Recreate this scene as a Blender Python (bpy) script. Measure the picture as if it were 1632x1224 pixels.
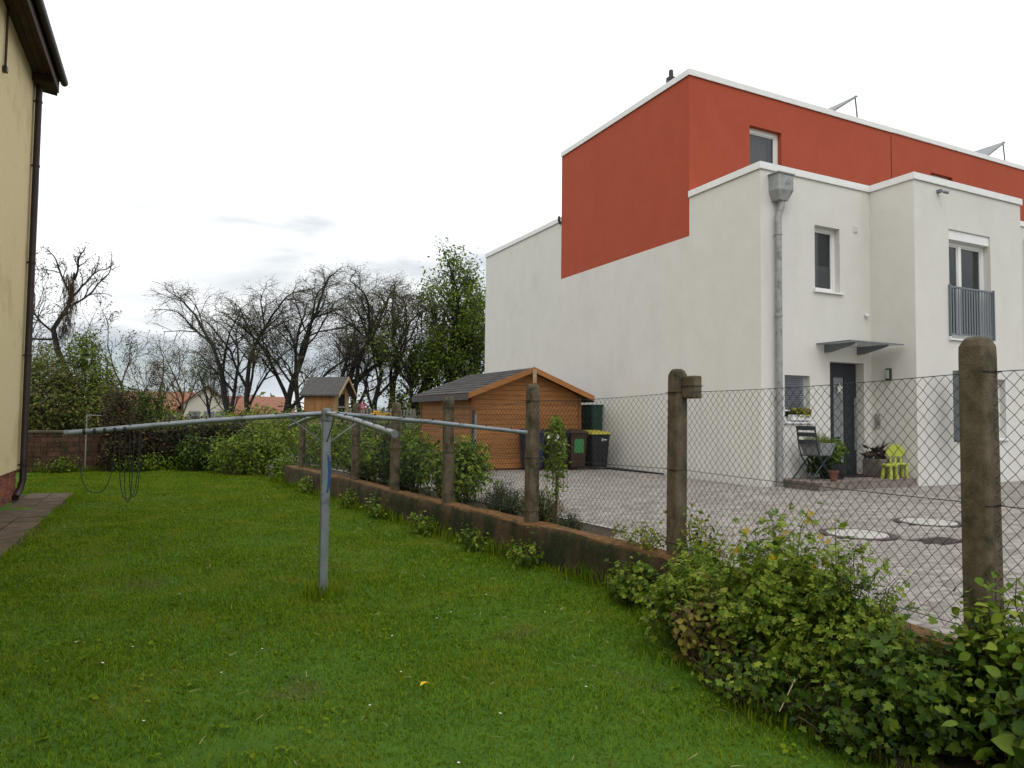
import bpy, math, random
import numpy as np
from mathutils import Vector, Matrix, Euler

R = math.radians
rnd = random.Random(7)
rng = np.random.default_rng(11)
scene = bpy.context.scene
for o in list(bpy.data.objects):
    bpy.data.objects.remove(o)
C = scene.collection

# ------------------------------------------------------------------ camera
CAM = Vector((-10.238, -9.924, 1.60))
YAW, PITCH, ROLL = 0.4575, 0.0453, 0.0107
fw = Vector((math.sin(YAW)*math.cos(PITCH), math.cos(YAW)*math.cos(PITCH), math.sin(PITCH)))
rt = Vector((math.cos(YAW), -math.sin(YAW), 0.0))
up = rt.cross(fw)
rt2 = math.cos(ROLL)*rt + math.sin(ROLL)*up
up2 = -math.sin(ROLL)*rt + math.cos(ROLL)*up
cd = bpy.data.cameras.new('camera')
cd.sensor_width = 36.0
cd.lens = 1112.5/1632.0*36.0
cd.clip_start = 0.05
cd.clip_end = 3000.0
cam = bpy.data.objects.new('camera', cd)
C.objects.link(cam)
M = Matrix((rt2, up2, -fw)).transposed().to_4x4()
M.translation = CAM
cam.matrix_world = M
scene.camera = cam

# ------------------------------------------------------------------ world: bright overcast sky, thin breaks
SUN_EL, SUN_DIR = R(52), Vector((-0.45, -0.89, 0)).normalized()
w = bpy.data.worlds.new('World')
scene.world = w
w.use_nodes = True
nt = w.node_tree
nt.nodes.clear()
def N(t, **kw):
    n = nt.nodes.new(t)
    for k, v in kw.items():
        setattr(n, k, v)
    return n
L = lambda a, b: nt.links.new(a, b)
out = N('ShaderNodeOutputWorld')
sky = N('ShaderNodeTexSky', sky_type='NISHITA', sun_disc=False)
sky.sun_elevation = SUN_EL
sky.sun_rotation = math.atan2(SUN_DIR.x, SUN_DIR.y)
sky.air_density = 1.2
bg1 = N('ShaderNodeBackground')
bg1.inputs['Strength'].default_value = 0.11
L(sky.outputs[0], bg1.inputs['Color'])
tc = N('ShaderNodeTexCoord')
sep = N('ShaderNodeSeparateXYZ')
L(tc.outputs['Generated'], sep.inputs[0])
mp = N('ShaderNodeMapping')
mp.inputs['Scale'].default_value = (1.0, 1.0, 3.2)
mp.inputs['Location'].default_value = (3.3, 1.9, 0.55)
L(tc.outputs['Generated'], mp.inputs['Vector'])
n1 = N('ShaderNodeTexNoise')
n1.inputs['Scale'].default_value = 3.0
n1.inputs['Detail'].default_value = 6
n1.inputs['Roughness'].default_value = 0.52
n1.inputs['Distortion'].default_value = 0.35
L(mp.outputs[0], n1.inputs['Vector'])
# elevation: cloud base is greyer and more broken near the horizon all round
el = N('ShaderNodeMapRange', interpolation_type='SMOOTHSTEP')
el.inputs['From Min'].default_value = 0.04
el.inputs['From Max'].default_value = 0.34
L(sep.outputs['Z'], el.inputs['Value'])
add = N('ShaderNodeMath', operation='MULTIPLY_ADD')
add.inputs[1].default_value = 0.35
L(el.outputs[0], add.inputs[0])
L(n1.outputs['Fac'], add.inputs[2])
ramp = N('ShaderNodeValToRGB')
ramp.color_ramp.elements[0].position = 0.40
ramp.color_ramp.elements[0].color = (0.38, 0.44, 0.49, 1)
ramp.color_ramp.elements[1].position = 0.80
ramp.color_ramp.elements[1].color = (1.10, 1.11, 1.12, 1)
e = ramp.color_ramp.elements.new(0.58)
e.color = (0.60, 0.635, 0.665, 1)
L(add.outputs[0], ramp.inputs[0])
bg2 = N('ShaderNodeBackground')
bg2.inputs['Strength'].default_value = 1.0
L(ramp.outputs[0], bg2.inputs['Color'])
cov = N('ShaderNodeMapRange', interpolation_type='SMOOTHSTEP')
cov.inputs['From Min'].default_value = 0.34
cov.inputs['From Max'].default_value = 0.50
cov.inputs['To Min'].default_value = 0.72
L(add.outputs[0], cov.inputs['Value'])
mixw = N('ShaderNodeMixShader')
L(cov.outputs[0], mixw.inputs[0])
L(bg1.outputs[0], mixw.inputs[1])
L(bg2.outputs[0], mixw.inputs[2])
L(mixw.outputs[0], out.inputs['Surface'])

sd = bpy.data.lights.new('sun', 'SUN')
sd.energy = 0.55
sd.angle = R(25)
sd.color = (1.0, 0.96, 0.9)
so = bpy.data.objects.new('sun', sd)
C.objects.link(so)
sv = Vector((SUN_DIR.x*math.cos(SUN_EL), SUN_DIR.y*math.cos(SUN_EL), math.sin(SUN_EL)))
so.rotation_euler = sv.to_track_quat('Z', 'Y').to_euler()
so.location = (0, 0, 30)
vs = scene.view_settings
vs.view_transform = 'Standard'
vs.look = 'None'
vs.exposure = 0.36
vs.gamma = 1.0
scene.render.engine = 'CYCLES'

# ------------------------------------------------------------------ materials
MATS = {}
def mat(name, c1, c2=None, scale=6.0, rough=0.8, bump=0.0, bscale=60.0, detail=5.0, spec=0.3, metal=0.0,
        c3=None, s3=1.5, t3=(0.52, 0.66), objrand=0.0, island=0.0, transl=0.0, top=None, stretch=None, topt=(0.6, 0.9)):
    m = bpy.data.materials.new(name)
    m.use_nodes = True
    t = m.node_tree
    b = t.nodes['Principled BSDF']
    b.inputs['Roughness'].default_value = rough
    b.inputs['Specular IOR Level'].default_value = spec
    b.inputs['Metallic'].default_value = metal
    geo = t.nodes.new('ShaderNodeNewGeometry')
    pos = geo.outputs['Position']
    if stretch:
        mpn = t.nodes.new('ShaderNodeMapping')
        mpn.inputs['Scale'].default_value = stretch
        t.links.new(pos, mpn.inputs['Vector'])
        pos = mpn.outputs[0]
    col = None
    if c2:
        n = t.nodes.new('ShaderNodeTexNoise')
        n.inputs['Scale'].default_value = scale
        n.inputs['Detail'].default_value = detail
        n.inputs['Roughness'].default_value = 0.62
        t.links.new(pos, n.inputs['Vector'])
        r = t.nodes.new('ShaderNodeValToRGB')
        r.color_ramp.elements[0].position = 0.33
        r.color_ramp.elements[1].position = 0.67
        r.color_ramp.elements[0].color = (*c1, 1)
        r.color_ramp.elements[1].color = (*c2, 1)
        t.links.new(n.outputs['Fac'], r.inputs[0])
        if island:
            a = t.nodes.new('ShaderNodeMath'); a.operation = 'MULTIPLY_ADD'
            s_ = t.nodes.new('ShaderNodeMath'); s_.operation = 'SUBTRACT'
            s_.inputs[1].default_value = 0.5
            t.links.new(geo.outputs['Random Per Island'], s_.inputs[0])
            t.links.new(s_.outputs[0], a.inputs[0])
            a.inputs[1].default_value = island
            t.links.new(n.outputs['Fac'], a.inputs[2])
            t.links.new(a.outputs[0], r.inputs[0])
        col = r.outputs[0]
    else:
        rgb = t.nodes.new('ShaderNodeRGB')
        rgb.outputs[0].default_value = (*c1, 1)
        col = rgb.outputs[0]
    def mixin(fac, cc, colr):
        mx = t.nodes.new('ShaderNodeMix'); mx.data_type = 'RGBA'
        t.links.new(fac, mx.inputs[0])
        t.links.new(cc, mx.inputs[6])
        mx.inputs[7].default_value = (*colr, 1)
        return mx.outputs[2]
    if c3:
        n3 = t.nodes.new('ShaderNodeTexNoise')
        n3.inputs['Scale'].default_value = s3
        n3.inputs['Detail'].default_value = 7
        n3.inputs['Roughness'].default_value = 0.65
        t.links.new(pos, n3.inputs['Vector'])
        mr = t.nodes.new('ShaderNodeMapRange'); mr.interpolation_type = 'SMOOTHSTEP'
        mr.inputs['From Min'].default_value = t3[0]
        mr.inputs['From Max'].default_value = t3[1]
        t.links.new(n3.outputs['Fac'], mr.inputs['Value'])
        col = mixin(mr.outputs[0], col, c3)
    if top:                                     # moss or dirt that settles on upward faces
        sx = t.nodes.new('ShaderNodeSeparateXYZ')
        t.links.new(geo.outputs['Normal'], sx.inputs[0])
        mr = t.nodes.new('ShaderNodeMapRange'); mr.interpolation_type = 'SMOOTHSTEP'
        mr.inputs['From Min'].default_value = topt[0]
        mr.inputs['From Max'].default_value = topt[1]
        t.links.new(sx.outputs['Z'], mr.inputs['Value'])
        nn = t.nodes.new('ShaderNodeTexNoise')
        nn.inputs['Scale'].default_value = 14
        nn.inputs['Detail'].default_value = 5
        t.links.new(geo.outputs['Position'], nn.inputs['Vector'])
        m2 = t.nodes.new('ShaderNodeMapRange')
        m2.inputs['From Min'].default_value = 0.3
        m2.inputs['From Max'].default_value = 0.6
        t.links.new(nn.outputs['Fac'], m2.inputs['Value'])
        mu = t.nodes.new('ShaderNodeMath'); mu.operation = 'MULTIPLY'
        t.links.new(mr.outputs[0], mu.inputs[0]); t.links.new(m2.outputs[0], mu.inputs[1])
        col = mixin(mu.outputs[0], col, top)
    if objrand:
        oi = t.nodes.new('ShaderNodeObjectInfo')
        h = t.nodes.new('ShaderNodeHueSaturation')
        mr = t.nodes.new('ShaderNodeMapRange')
        mr.inputs['To Min'].default_value = 1-objrand
        mr.inputs['To Max'].default_value = 1+objrand
        t.links.new(oi.outputs['Random'], mr.inputs['Value'])
        t.links.new(mr.outputs[0], h.inputs['Value'])
        t.links.new(col, h.inputs['Color'])
        col = h.outputs[0]
    t.links.new(col, b.inputs['Base Color'])
    if bump:
        nb = t.nodes.new('ShaderNodeTexNoise')
        nb.inputs['Scale'].default_value = bscale
        nb.inputs['Detail'].default_value = 4
        t.links.new(pos, nb.inputs['Vector'])
        bp = t.nodes.new('ShaderNodeBump')
        bp.inputs['Strength'].default_value = bump
        bp.inputs['Distance'].default_value = 0.02
        t.links.new(nb.outputs['Fac'], bp.inputs['Height'])
        t.links.new(bp.outputs[0], b.inputs['Normal'])
    if transl:
        tr = t.nodes.new('ShaderNodeBsdfTranslucent')
        t.links.new(col, tr.inputs['Color'])
        ms = t.nodes.new('ShaderNodeMixShader')
        ms.inputs[0].default_value = transl
        t.links.new(b.outputs[0], ms.inputs[1])
        t.links.new(tr.outputs[0], ms.inputs[2])
        t.links.new(ms.outputs[0], t.nodes['Material Output'].inputs['Surface'])
    MATS[name] = m
    return m

mat('stucco_white', (0.655, 0.638, 0.595), (0.695, 0.68, 0.64), scale=2.2, rough=0.95, bump=0.4, bscale=60, c3=(0.615, 0.603, 0.57), s3=0.7, t3=(0.5, 0.75), stretch=(1, 1, 0.7))
mat('stucco_red', (0.385, 0.075, 0.038), (0.415, 0.083, 0.043), scale=2.0, rough=0.95, bump=0.4, bscale=60, c3=(0.385, 0.074, 0.037), s3=0.8, stretch=(1, 1, 0.7))
mat('coping', (0.74, 0.74, 0.73), (0.82, 0.82, 0.81), scale=3, rough=0.45, c3=(0.6, 0.6, 0.58), s3=4, t3=(0.6, 0.8))
mat('pvc', (0.78, 0.78, 0.77), rough=0.35)
mat('anthracite', (0.026, 0.032, 0.042), (0.034, 0.04, 0.05), scale=5, rough=0.45)
mat('zinc', (0.27, 0.28, 0.28), (0.37, 0.38, 0.38), scale=9, rough=0.55, metal=0.25, c3=(0.2, 0.2, 0.195), s3=5)
mat('rail_grey', (0.17, 0.19, 0.21), rough=0.5, metal=0.3)
mat('steel', (0.19, 0.215, 0.235), (0.27, 0.295, 0.315), scale=14, rough=0.42, metal=0.45, c3=(0.15, 0.165, 0.175), s3=7)
mat('roof_flat', (0.2, 0.2, 0.2), (0.26, 0.26, 0.25), rough=0.9)
mat('concrete_post', (0.088, 0.068, 0.044), (0.16, 0.128, 0.088), scale=14, rough=0.95, bump=0.35, bscale=130, c3=(0.04, 0.04, 0.022), s3=5.5, t3=(0.48, 0.66), stretch=(1, 1, 0.8), top=(0.045, 0.05, 0.022))
mat('plinth', (0.042, 0.028, 0.015), (0.10, 0.07, 0.04), scale=6, rough=0.95, bump=0.9, bscale=40, c3=(0.022, 0.028, 0.01), s3=2.5, t3=(0.42, 0.62), stretch=(1, 1, 0.5), top=(0.20, 0.095, 0.028), topt=(0.3, 0.8))
mat('wire', (0.022, 0.027, 0.026), (0.042, 0.046, 0.043), scale=20, rough=0.5, metal=0.3)
mat('larch', (0.28, 0.115, 0.035), (0.40, 0.18, 0.06), scale=3.0, rough=0.6, bump=0.25, bscale=30, stretch=(1, 1, 9), objrand=0.13)
mat('larch_side', (0.30, 0.13, 0.042), (0.41, 0.19, 0.066), scale=3.0, rough=0.6, bump=0.25, bscale=30, stretch=(1, 1, 9), objrand=0.13)
mat('larch_dark', (0.2, 0.075, 0.028), (0.27, 0.105, 0.036), scale=4, rough=0.65, objrand=0.1)
mat('hut_wood', (0.25, 0.12, 0.045), (0.36, 0.185, 0.075), scale=4, rough=0.8, bump=0.2, bscale=30, stretch=(6, 6, 1), objrand=0.16)
mat('pale_wood', (0.33, 0.24, 0.14), (0.42, 0.32, 0.2), scale=6, rough=0.8)
mat('felt', (0.062, 0.06, 0.06), (0.10, 0.098, 0.097), scale=12, rough=0.95, bump=0.3, bscale=120, island=0.6)
mat('dark', (0.006, 0.006, 0.007), rough=0.9)  # near-black, stands for the shade inside the play hut
mat('yellow_plaster', (0.64, 0.53, 0.30), (0.73, 0.61, 0.37), scale=40, rough=0.95, bump=0.6, bscale=80, c3=(0.57, 0.46, 0.26), s3=0.9)
mat('brick', (0.2, 0.06, 0.036), (0.3, 0.1, 0.06), scale=9, rough=0.9, bump=0.5, bscale=50, c3=(0.12, 0.045, 0.03), s3=5, objrand=0.25)
mat('old_brick', (0.075, 0.04, 0.026), (0.14, 0.075, 0.05), scale=7, rough=0.95, bump=0.6, bscale=40, c3=(0.045, 0.045, 0.026), s3=2, objrand=0.3)
mat('mortar', (0.17, 0.15, 0.125), (0.25, 0.22, 0.19), scale=8, rough=0.95)
mat('old_mortar', (0.1, 0.085, 0.066), (0.16, 0.13, 0.1), scale=5, rough=0.95)
mat('brown_metal', (0.022, 0.014, 0.012), (0.04, 0.026, 0.023), scale=6, rough=0.45)
mat('brown_wood', (0.045, 0.024, 0.018), (0.07, 0.038, 0.028), scale=5, rough=0.7)
mat('tile_roof', (0.2, 0.085, 0.055), (0.28, 0.13, 0.085), scale=4, rough=0.9)
mat('paver', (0.24, 0.217, 0.196), (0.365, 0.335, 0.305), scale=18, rough=0.92, bump=0.3, bscale=90, island=0.55, objrand=0.1, c3=(0.27, 0.24, 0.212), s3=0.8)
mat('joint', (0.11, 0.1, 0.085), (0.16, 0.145, 0.12), scale=10, rough=0.95)
mat('step_stone', (0.16, 0.13, 0.115), (0.25, 0.21, 0.185), scale=9, rough=0.9, bump=0.3, objrand=0.12)
mat('slab', (0.07, 0.046, 0.03), (0.13, 0.092, 0.064), scale=7, rough=0.95, bump=0.5, bscale=40, c3=(0.05, 0.058, 0.022), s3=3.0, t3=(0.5, 0.66), objrand=0.12)
mat('cover', (0.36, 0.34, 0.31), (0.46, 0.44, 0.41), scale=8, rough=0.9, bump=0.3)
mat('cast_iron', (0.05, 0.04, 0.036), (0.085, 0.066, 0.058), scale=12, rough=0.7)
mat('soil', (0.03, 0.022, 0.014), (0.06, 0.044, 0.028), scale=12, rough=1, bump=1, bscale=25)
mat('lawn_soil', (0.04, 0.10, 0.005), (0.065, 0.145, 0.008), scale=3.5, rough=1, bump=0.7, bscale=50, c3=(0.075, 0.07, 0.024), s3=1.1, t3=(0.57, 0.72), detail=8)
mat('field', (0.045, 0.075, 0.016), (0.075, 0.095, 0.03), scale=0.6, rough=1)
mat('grass', (0.08, 0.15, 0.004), (0.19, 0.278, 0.011), scale=1.6, rough=0.75, spec=0.1, island=0.75, c3=(0.215, 0.235, 0.022), s3=1.6, t3=(0.49, 0.74), transl=0.4, detail=7)
def leafmat(n, a, b, **k):
    mat(n, a, b, scale=4, rough=0.6, spec=0.2, island=1.0, transl=k.pop('transl', 0.3), **k)
leafmat('leaf_mid', (0.042, 0.088, 0.008), (0.135, 0.21, 0.02))
leafmat('leaf_fresh', (0.10, 0.18, 0.012), (0.25, 0.315, 0.034))
leafmat('leaf_yellow', (0.15, 0.17, 0.022), (0.29, 0.24, 0.05))
leafmat('leaf_brown', (0.1, 0.066, 0.026), (0.2, 0.15, 0.05))
leafmat('leaf_dark', (0.018, 0.042, 0.008), (0.062, 0.11, 0.017))
leafmat('leaf_ivy', (0.02, 0.028, 0.011), (0.062, 0.075, 0.027), c3=(0.06, 0.035, 0.025), s3=0.9)
leafmat('leaf_tree', (0.07, 0.105, 0.016), (0.18, 0.235, 0.04))
leafmat('leaf_bronze', (0.095, 0.082, 0.04), (0.18, 0.165, 0.07))
leafmat('leaf_thicket', (0.05, 0.075, 0.013), (0.13, 0.155, 0.034), c3=(0.115, 0.08, 0.042), s3=0.5, t3=(0.5, 0.64))
leafmat('leaf_lavender', (0.05, 0.068, 0.045), (0.1, 0.125, 0.08))
leafmat('leaf_purple', (0.035, 0.02, 0.018), (0.075, 0.045, 0.03))
mat('bark', (0.018, 0.016, 0.016), (0.042, 0.037, 0.035), scale=9, rough=0.95, bump=0.4, bscale=30)
mat('twig', (0.06, 0.04, 0.026), (0.1, 0.07, 0.045), scale=9, rough=0.9)
mat('fine_twig', (0.045, 0.038, 0.033), (0.085, 0.071, 0.06), scale=5, rough=0.9)
mat('twig_green', (0.06, 0.085, 0.025), (0.11, 0.12, 0.045), scale=9, rough=0.8)
mat('straw', (0.3, 0.26, 0.13), (0.42, 0.37, 0.2), scale=20, rough=0.9)
mat('petal_white', (0.75, 0.75, 0.72), rough=0.7)
mat('petal_yellow', (0.75, 0.5, 0.02), rough=0.7)
mat('bin_black', (0.018, 0.019, 0.022), rough=0.5)
mat('bin_brown', (0.045, 0.026, 0.018), rough=0.5)
mat('bin_blue', (0.022, 0.032, 0.07), rough=0.5)
mat('lid_yellow', (0.38, 0.33, 0.05), rough=0.55)
mat('terracotta', (0.12, 0.05, 0.035), (0.17, 0.075, 0.05), scale=10, rough=0.9)
mat('sticker_green', (0.05, 0.22, 0.07), rough=0.6)
mat('sticker_white', (0.6, 0.6, 0.6), rough=0.6)
mat('green_board', (0.012, 0.04, 0.03), (0.02, 0.055, 0.042), scale=4, rough=0.6)
mat('lime', (0.40, 0.44, 0.07), rough=0.45)
mat('stone_pot', (0.1, 0.085, 0.075), (0.16, 0.135, 0.12), scale=12, rough=0.9)
mat('zinc_box', (0.2, 0.215, 0.22), (0.28, 0.29, 0.3), scale=9, rough=0.6)
mat('blue_paint', (0.02, 0.075, 0.2), rough=0.5)
mat('cord', (0.02, 0.028, 0.035), rough=0.7)
mat('magenta', (0.42, 0.012, 0.06), rough=0.5)
mat('yellow_toy', (0.6, 0.36, 0.02), rough=0.5)
mat('blind', (0.3, 0.32, 0.37), (0.36, 0.38, 0.43), scale=5, rough=0.5)
mat('film', (0.42, 0.43, 0.38), (0.48, 0.49, 0.44), scale=3, rough=0.35)
mat('curtain', (0.4, 0.42, 0.45), (0.55, 0.57, 0.6), scale=3, rough=0.8, stretch=(14, 14, 0.3))
mat('solar', (0.02, 0.03, 0.05), rough=0.1, spec=0.5)
mat('far_wall', (0.5, 0.46, 0.4), rough=0.9)
mat('picket', (0.2, 0.185, 0.17), (0.28, 0.26, 0.24), scale=6, rough=0.8)
def glassmat():
    m = bpy.data.materials.new('glass'); m.use_nodes = True
    t = m.node_tree; b = t.nodes['Principled BSDF']
    b.inputs['Base Color'].default_value = (0.035, 0.042, 0.05, 1)
    b.inputs['Roughness'].default_value = 0.04
    b.inputs['Specular IOR Level'].default_value = 0.75
    b.inputs['Alpha'].default_value = 0.5
    MATS['glass'] = m
    m2 = m.copy(); m2.name = 'canopy_glass'
    b2 = m2.node_tree.nodes['Principled BSDF']
    b2.inputs['Base Color'].default_value = (0.22, 0.27, 0.26, 1)
    b2.inputs['Alpha'].default_value = 0.55
    MATS['canopy_glass'] = m2
glassmat()

# ------------------------------------------------------------------ mesh helpers
class MB:
    def __init__(s): s.v = []; s.f = []
    def box(s, x0, x1, y0, y1, z0, z1, rz=0.0, piv=None):
        n = len(s.v)
        P = [(x0, y0, z0), (x1, y0, z0), (x1, y1, z0), (x0, y1, z0), (x0, y0, z1), (x1, y0, z1), (x1, y1, z1), (x0, y1, z1)]
        if rz:
            cx, cy = piv if piv else ((x0+x1)/2, (y0+y1)/2)
            c_, s_ = math.cos(rz), math.sin(rz)
            P = [(cx+(a-cx)*c_-(b-cy)*s_, cy+(a-cx)*s_+(b-cy)*c_, z) for a, b, z in P]
        s.v += P
        s.f += [(n+a, n+b, n+c, n+d) for a, b, c, d in ((0, 3, 2, 1), (4, 5, 6, 7), (0, 1, 5, 4), (1, 2, 6, 5), (2, 3, 7, 6), (3, 0, 4, 7))]
        return s
    def tube(s, pts, r, k=8, cap=True):
        pts = [Vector(p) for p in pts]
        rs = r if isinstance(r, (list, tuple)) else [r]*len(pts)
        n0 = len(s.v)
        prev = None
        for i, p in enumerate(pts):
            d = (pts[min(i+1, len(pts)-1)]-pts[max(i-1, 0)])
            if d.length < 1e-9: d = Vector((0, 0, 1))
            d.normalize()
            if prev is None:
                a = Vector((0, 0, 1)) if abs(d.z) < 0.9 else Vector((1, 0, 0))
                u = d.cross(a).normalized()
            else:
                u = (prev-d*prev.dot(d)).normalized()
            prev = u
            v = d.cross(u)
            for j in range(k):
                a = 2*math.pi*j/k
                s.v.append(tuple(p+(u*math.cos(a)+v*math.sin(a))*rs[i]))
        for i in range(len(pts)-1):
            for j in range(k):
                a, b = n0+i*k+j, n0+i*k+(j+1) % k
                s.f.append((a, b, b+k, a+k))
        if cap:
            s.f.append(tuple(n0+j for j in range(k))[::-1])
            s.f.append(tuple(n0+(len(pts)-1)*k+j for j in range(k)))
        return s
    def lathe(s, c, prof, k=20):
        n0 = len(s.v)
        for r, z in prof:
            for j in range(k):
                a = 2*math.pi*j/k
                s.v.append((c[0]+r*math.cos(a), c[1]+r*math.sin(a), c[2]+z))
        for i in range(len(prof)-1):
            for j in range(k):
                a, b = n0+i*k+j, n0+i*k+(j+1) % k
                s.f.append((a, b, b+k, a+k))
        s.f.append(tuple(n0+j for j in range(k))[::-1])
        s.f.append(tuple(n0+(len(prof)-1)*k+j for j in range(k)))
        return s
    def prism(s, poly, axis, a0, a1):
        """poly: 2D points; axis 'x': (y,z), 'y': (x,z), 'z': (x,y)"""
        n = len(s.v); k = len(poly)
        for a in (a0, a1):
            for p, q in poly:
                s.v.append({'x': (a, p, q), 'y': (p, a, q), 'z': (p, q, a)}[axis])
        s.f.append(tuple(range(n, n+k))); s.f.append(tuple(range(n+k, n+2*k))[::-1])
        for i in range(k):
            j = (i+1) % k
            s.f.append((n+i, n+k+i, n+k+j, n+j))
        return s
    def quad(s, a, b, c, d):
        n = len(s.v); s.v += [a, b, c, d]; s.f.append((n, n+1, n+2, n+3)); return s
    def mesh(s, name):
        me = bpy.data.meshes.new(name)
        me.from_pydata(s.v, [], s.f)
        me.update()
        import bmesh
        bm = bmesh.new(); bm.from_mesh(me)
        bmesh.ops.recalc_face_normals(bm, faces=bm.faces)
        bm.to_mesh(me); bm.free()
        return me
    def build(s, name, m, parent=None, smooth=False, bevel=0.0):
        me = s.mesh(name)
        return link(name, me, m, parent, smooth, bevel)

def link(name, me, m, parent=None, smooth=False, bevel=0.0):
    if not me.materials:
        me.materials.append(MATS[m])
    o = bpy.data.objects.new(name, me)
    C.objects.link(o)
    if smooth:
        me.polygons.foreach_set('use_smooth', [True]*len(me.polygons))
        try: me.set_sharp_from_angle(angle=R(40))
        except Exception: pass
    if bevel:
        b = o.modifiers.new('bevel', 'BEVEL'); b.width = bevel; b.segments = 2; b.limit_method = 'ANGLE'
    if parent:
        o.parent = parent
        o.matrix_parent_inverse = Matrix.Translation(parent.location).inverted() if parent.type == 'EMPTY' and parent.rotation_euler.z == 0 else parent.matrix_basis.inverted()
    return o

def tag(o, label=None, cat=None, group=None, kind=None):
    for k, v in (('label', label), ('category', cat), ('group', group), ('kind', kind)):
        if v: o[k] = v
    return o
def thing(name, loc, label, cat, group=None):
    o = bpy.data.objects.new(name, None)
    o.empty_display_size = 0.2
    C.objects.link(o)
    o.location = loc
    return tag(o, label, cat, group)

def np_mesh(name, verts, faces):
    verts = np.asarray(verts, dtype=np.float32); faces = np.asarray(faces, dtype=np.int32)
    me = bpy.data.meshes.new(name)
    k = faces.shape[1]
    me.vertices.add(len(verts)); me.vertices.foreach_set('co', verts.ravel())
    me.loops.add(faces.size); me.loops.foreach_set('vertex_index', faces.ravel())
    me.polygons.add(len(faces))
    me.polygons.foreach_set('loop_start', np.arange(0, faces.size, k, dtype=np.int32))
    me.update(calc_edges=True)
    return me
def segs(A, B, ra, rb, k=3):
    A = np.asarray(A, float); B = np.asarray(B, float)
    n = len(A)
    ra = np.broadcast_to(np.asarray(ra, float), (n,)); rb = np.broadcast_to(np.asarray(rb, float), (n,))
    d = B-A; d /= np.linalg.norm(d, axis=1)[:, None]+1e-9
    ref = np.where(np.abs(d[:, 2:3]) < 0.9, np.array([[0, 0, 1.]]), np.array([[1., 0, 0]]))
    u = np.cross(d, ref); u /= np.linalg.norm(u, axis=1)[:, None]
    v = np.cross(d, u)
    V = np.zeros((n, 2*k, 3)); F = np.zeros((n, k, 4), int)
    for j in range(k):
        a = 2*math.pi*j/k
        o = u*math.cos(a)+v*math.sin(a)
        V[:, j] = A+o*ra[:, None]; V[:, k+j] = B+o*rb[:, None]
        F[:, j] = np.array([j, (j+1) % k, k+(j+1) % k, k+j])
    F += (np.arange(n)*2*k)[:, None, None]
    return V.reshape(-1, 3), F.reshape(-1, 4)

LEAF_S = (np.array([(0, 0, 0), (-.27, .45, .07), (0, .5, 0), (.27, .45, .07), (0, 1, -.06)], float), np.array([(0, 2, 1), (0, 3, 2), (1, 2, 4), (2, 3, 4)]))
def lobed():
    P = [(0, 0.02, 0)]
    o = [(0.0, -0.02), (.3, -.08), (.5, .22), (.3, .33), (.56, .62), (.24, .62), (0, 1.0), (-.24, .62), (-.56, .62), (-.3, .33), (-.5, .22), (-.3, -.08)]
    V = [(0, .32, -.04)]+[(x, y, .1*abs(x)+(-.1 if y > .9 else 0.0)) for x, y in o]
    F = [(0, i+1, (i+1) % len(o)+1) for i in range(len(o))]
    return np.array(V, float), np.array(F)
LEAF_L = lobed()
def pinnate():
    """deeply cut compound leaf: a terminal and two pairs of side lobes"""
    V = []; F = []
    for bx, by, dx, dy, ln, wd in ((0, .45, 0, 1, .6, .24), (0, .3, .8, .6, .5, .19), (0, .3, -.8, .6, .5, .19), (0, .05, .9, .35, .4, .16), (0, .05, -.9, .35, .4, .16)):
        n = len(V)
        V += [(bx, by, 0), (bx+dx*ln*.5-dy*wd, by+dy*ln*.5+dx*wd, .05), (bx+dx*ln, by+dy*ln, -.05), (bx+dx*ln*.5+dy*wd, by+dy*ln*.5-dx*wd, .05)]
        F += [(n, n+1, n+2), (n, n+2, n+3)]
    return np.array(V, float), np.array(F)
LEAF_P = pinnate()
def oval():
    o = [(0, 0), (.26, .15), (.36, .4), (.28, .68), (0, 1), (-.28, .68), (-.36, .4), (-.26, .15)]
    V = [(0, .4, -.05)]+[(x, y, .14*abs(x)-(.12 if y > .9 else 0)) for x, y in o]
    return np.array(V, float), np.array([(0, i+1, (i+1) % 8+1) for i in range(8)])
LEAF_O = oval()
LEAF_N = (np.array([(-.07, 0, 0), (.07, 0, 0), (.05, .6, .03), (-.05, .6, .03), (0, 1, 0)], float), np.array([(0, 1, 2), (0, 2, 3), (3, 2, 4)]))

def leaves(pos, size, T, normal=None, spread=0.9, szvar=0.4, width=1.0):
    """one small folded blade per position; normal = preferred facing (n,3)"""
    pos = np.asarray(pos, float); n = len(pos)
    if normal is None:
        normal = np.tile(np.array([[0, 0, 1.]]), (n, 1))
    nz = normal+rng.normal(0, spread, (n, 3))
    nz /= np.linalg.norm(nz, axis=1)[:, None]+1e-9
    r_ = rng.normal(0, 1, (n, 3))
    ax = np.cross(nz, r_); ax /= np.linalg.norm(ax, axis=1)[:, None]+1e-9
    ay = np.cross(nz, ax)
    s = size*(1+rng.uniform(-szvar, szvar, n))
    V, F = T
    W = pos[:, None, :]+s[:, None, None]*(V[None, :, 0:1]*width*ax[:, None, :]+V[None, :, 1:2]*ay[:, None, :]+V[None, :, 2:3]*nz[:, None, :])
    FF = F[None]+(np.arange(n)*len(V))[:, None, None]
    return W.reshape(-1, 3), FF.reshape(-1, F.shape[1])
def join(parts):
    V = []; F = []; n = 0
    for v, f in parts:
        V.append(v); F.append(f+n); n += len(v)
    return np.concatenate(V), np.concatenate(F)

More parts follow.
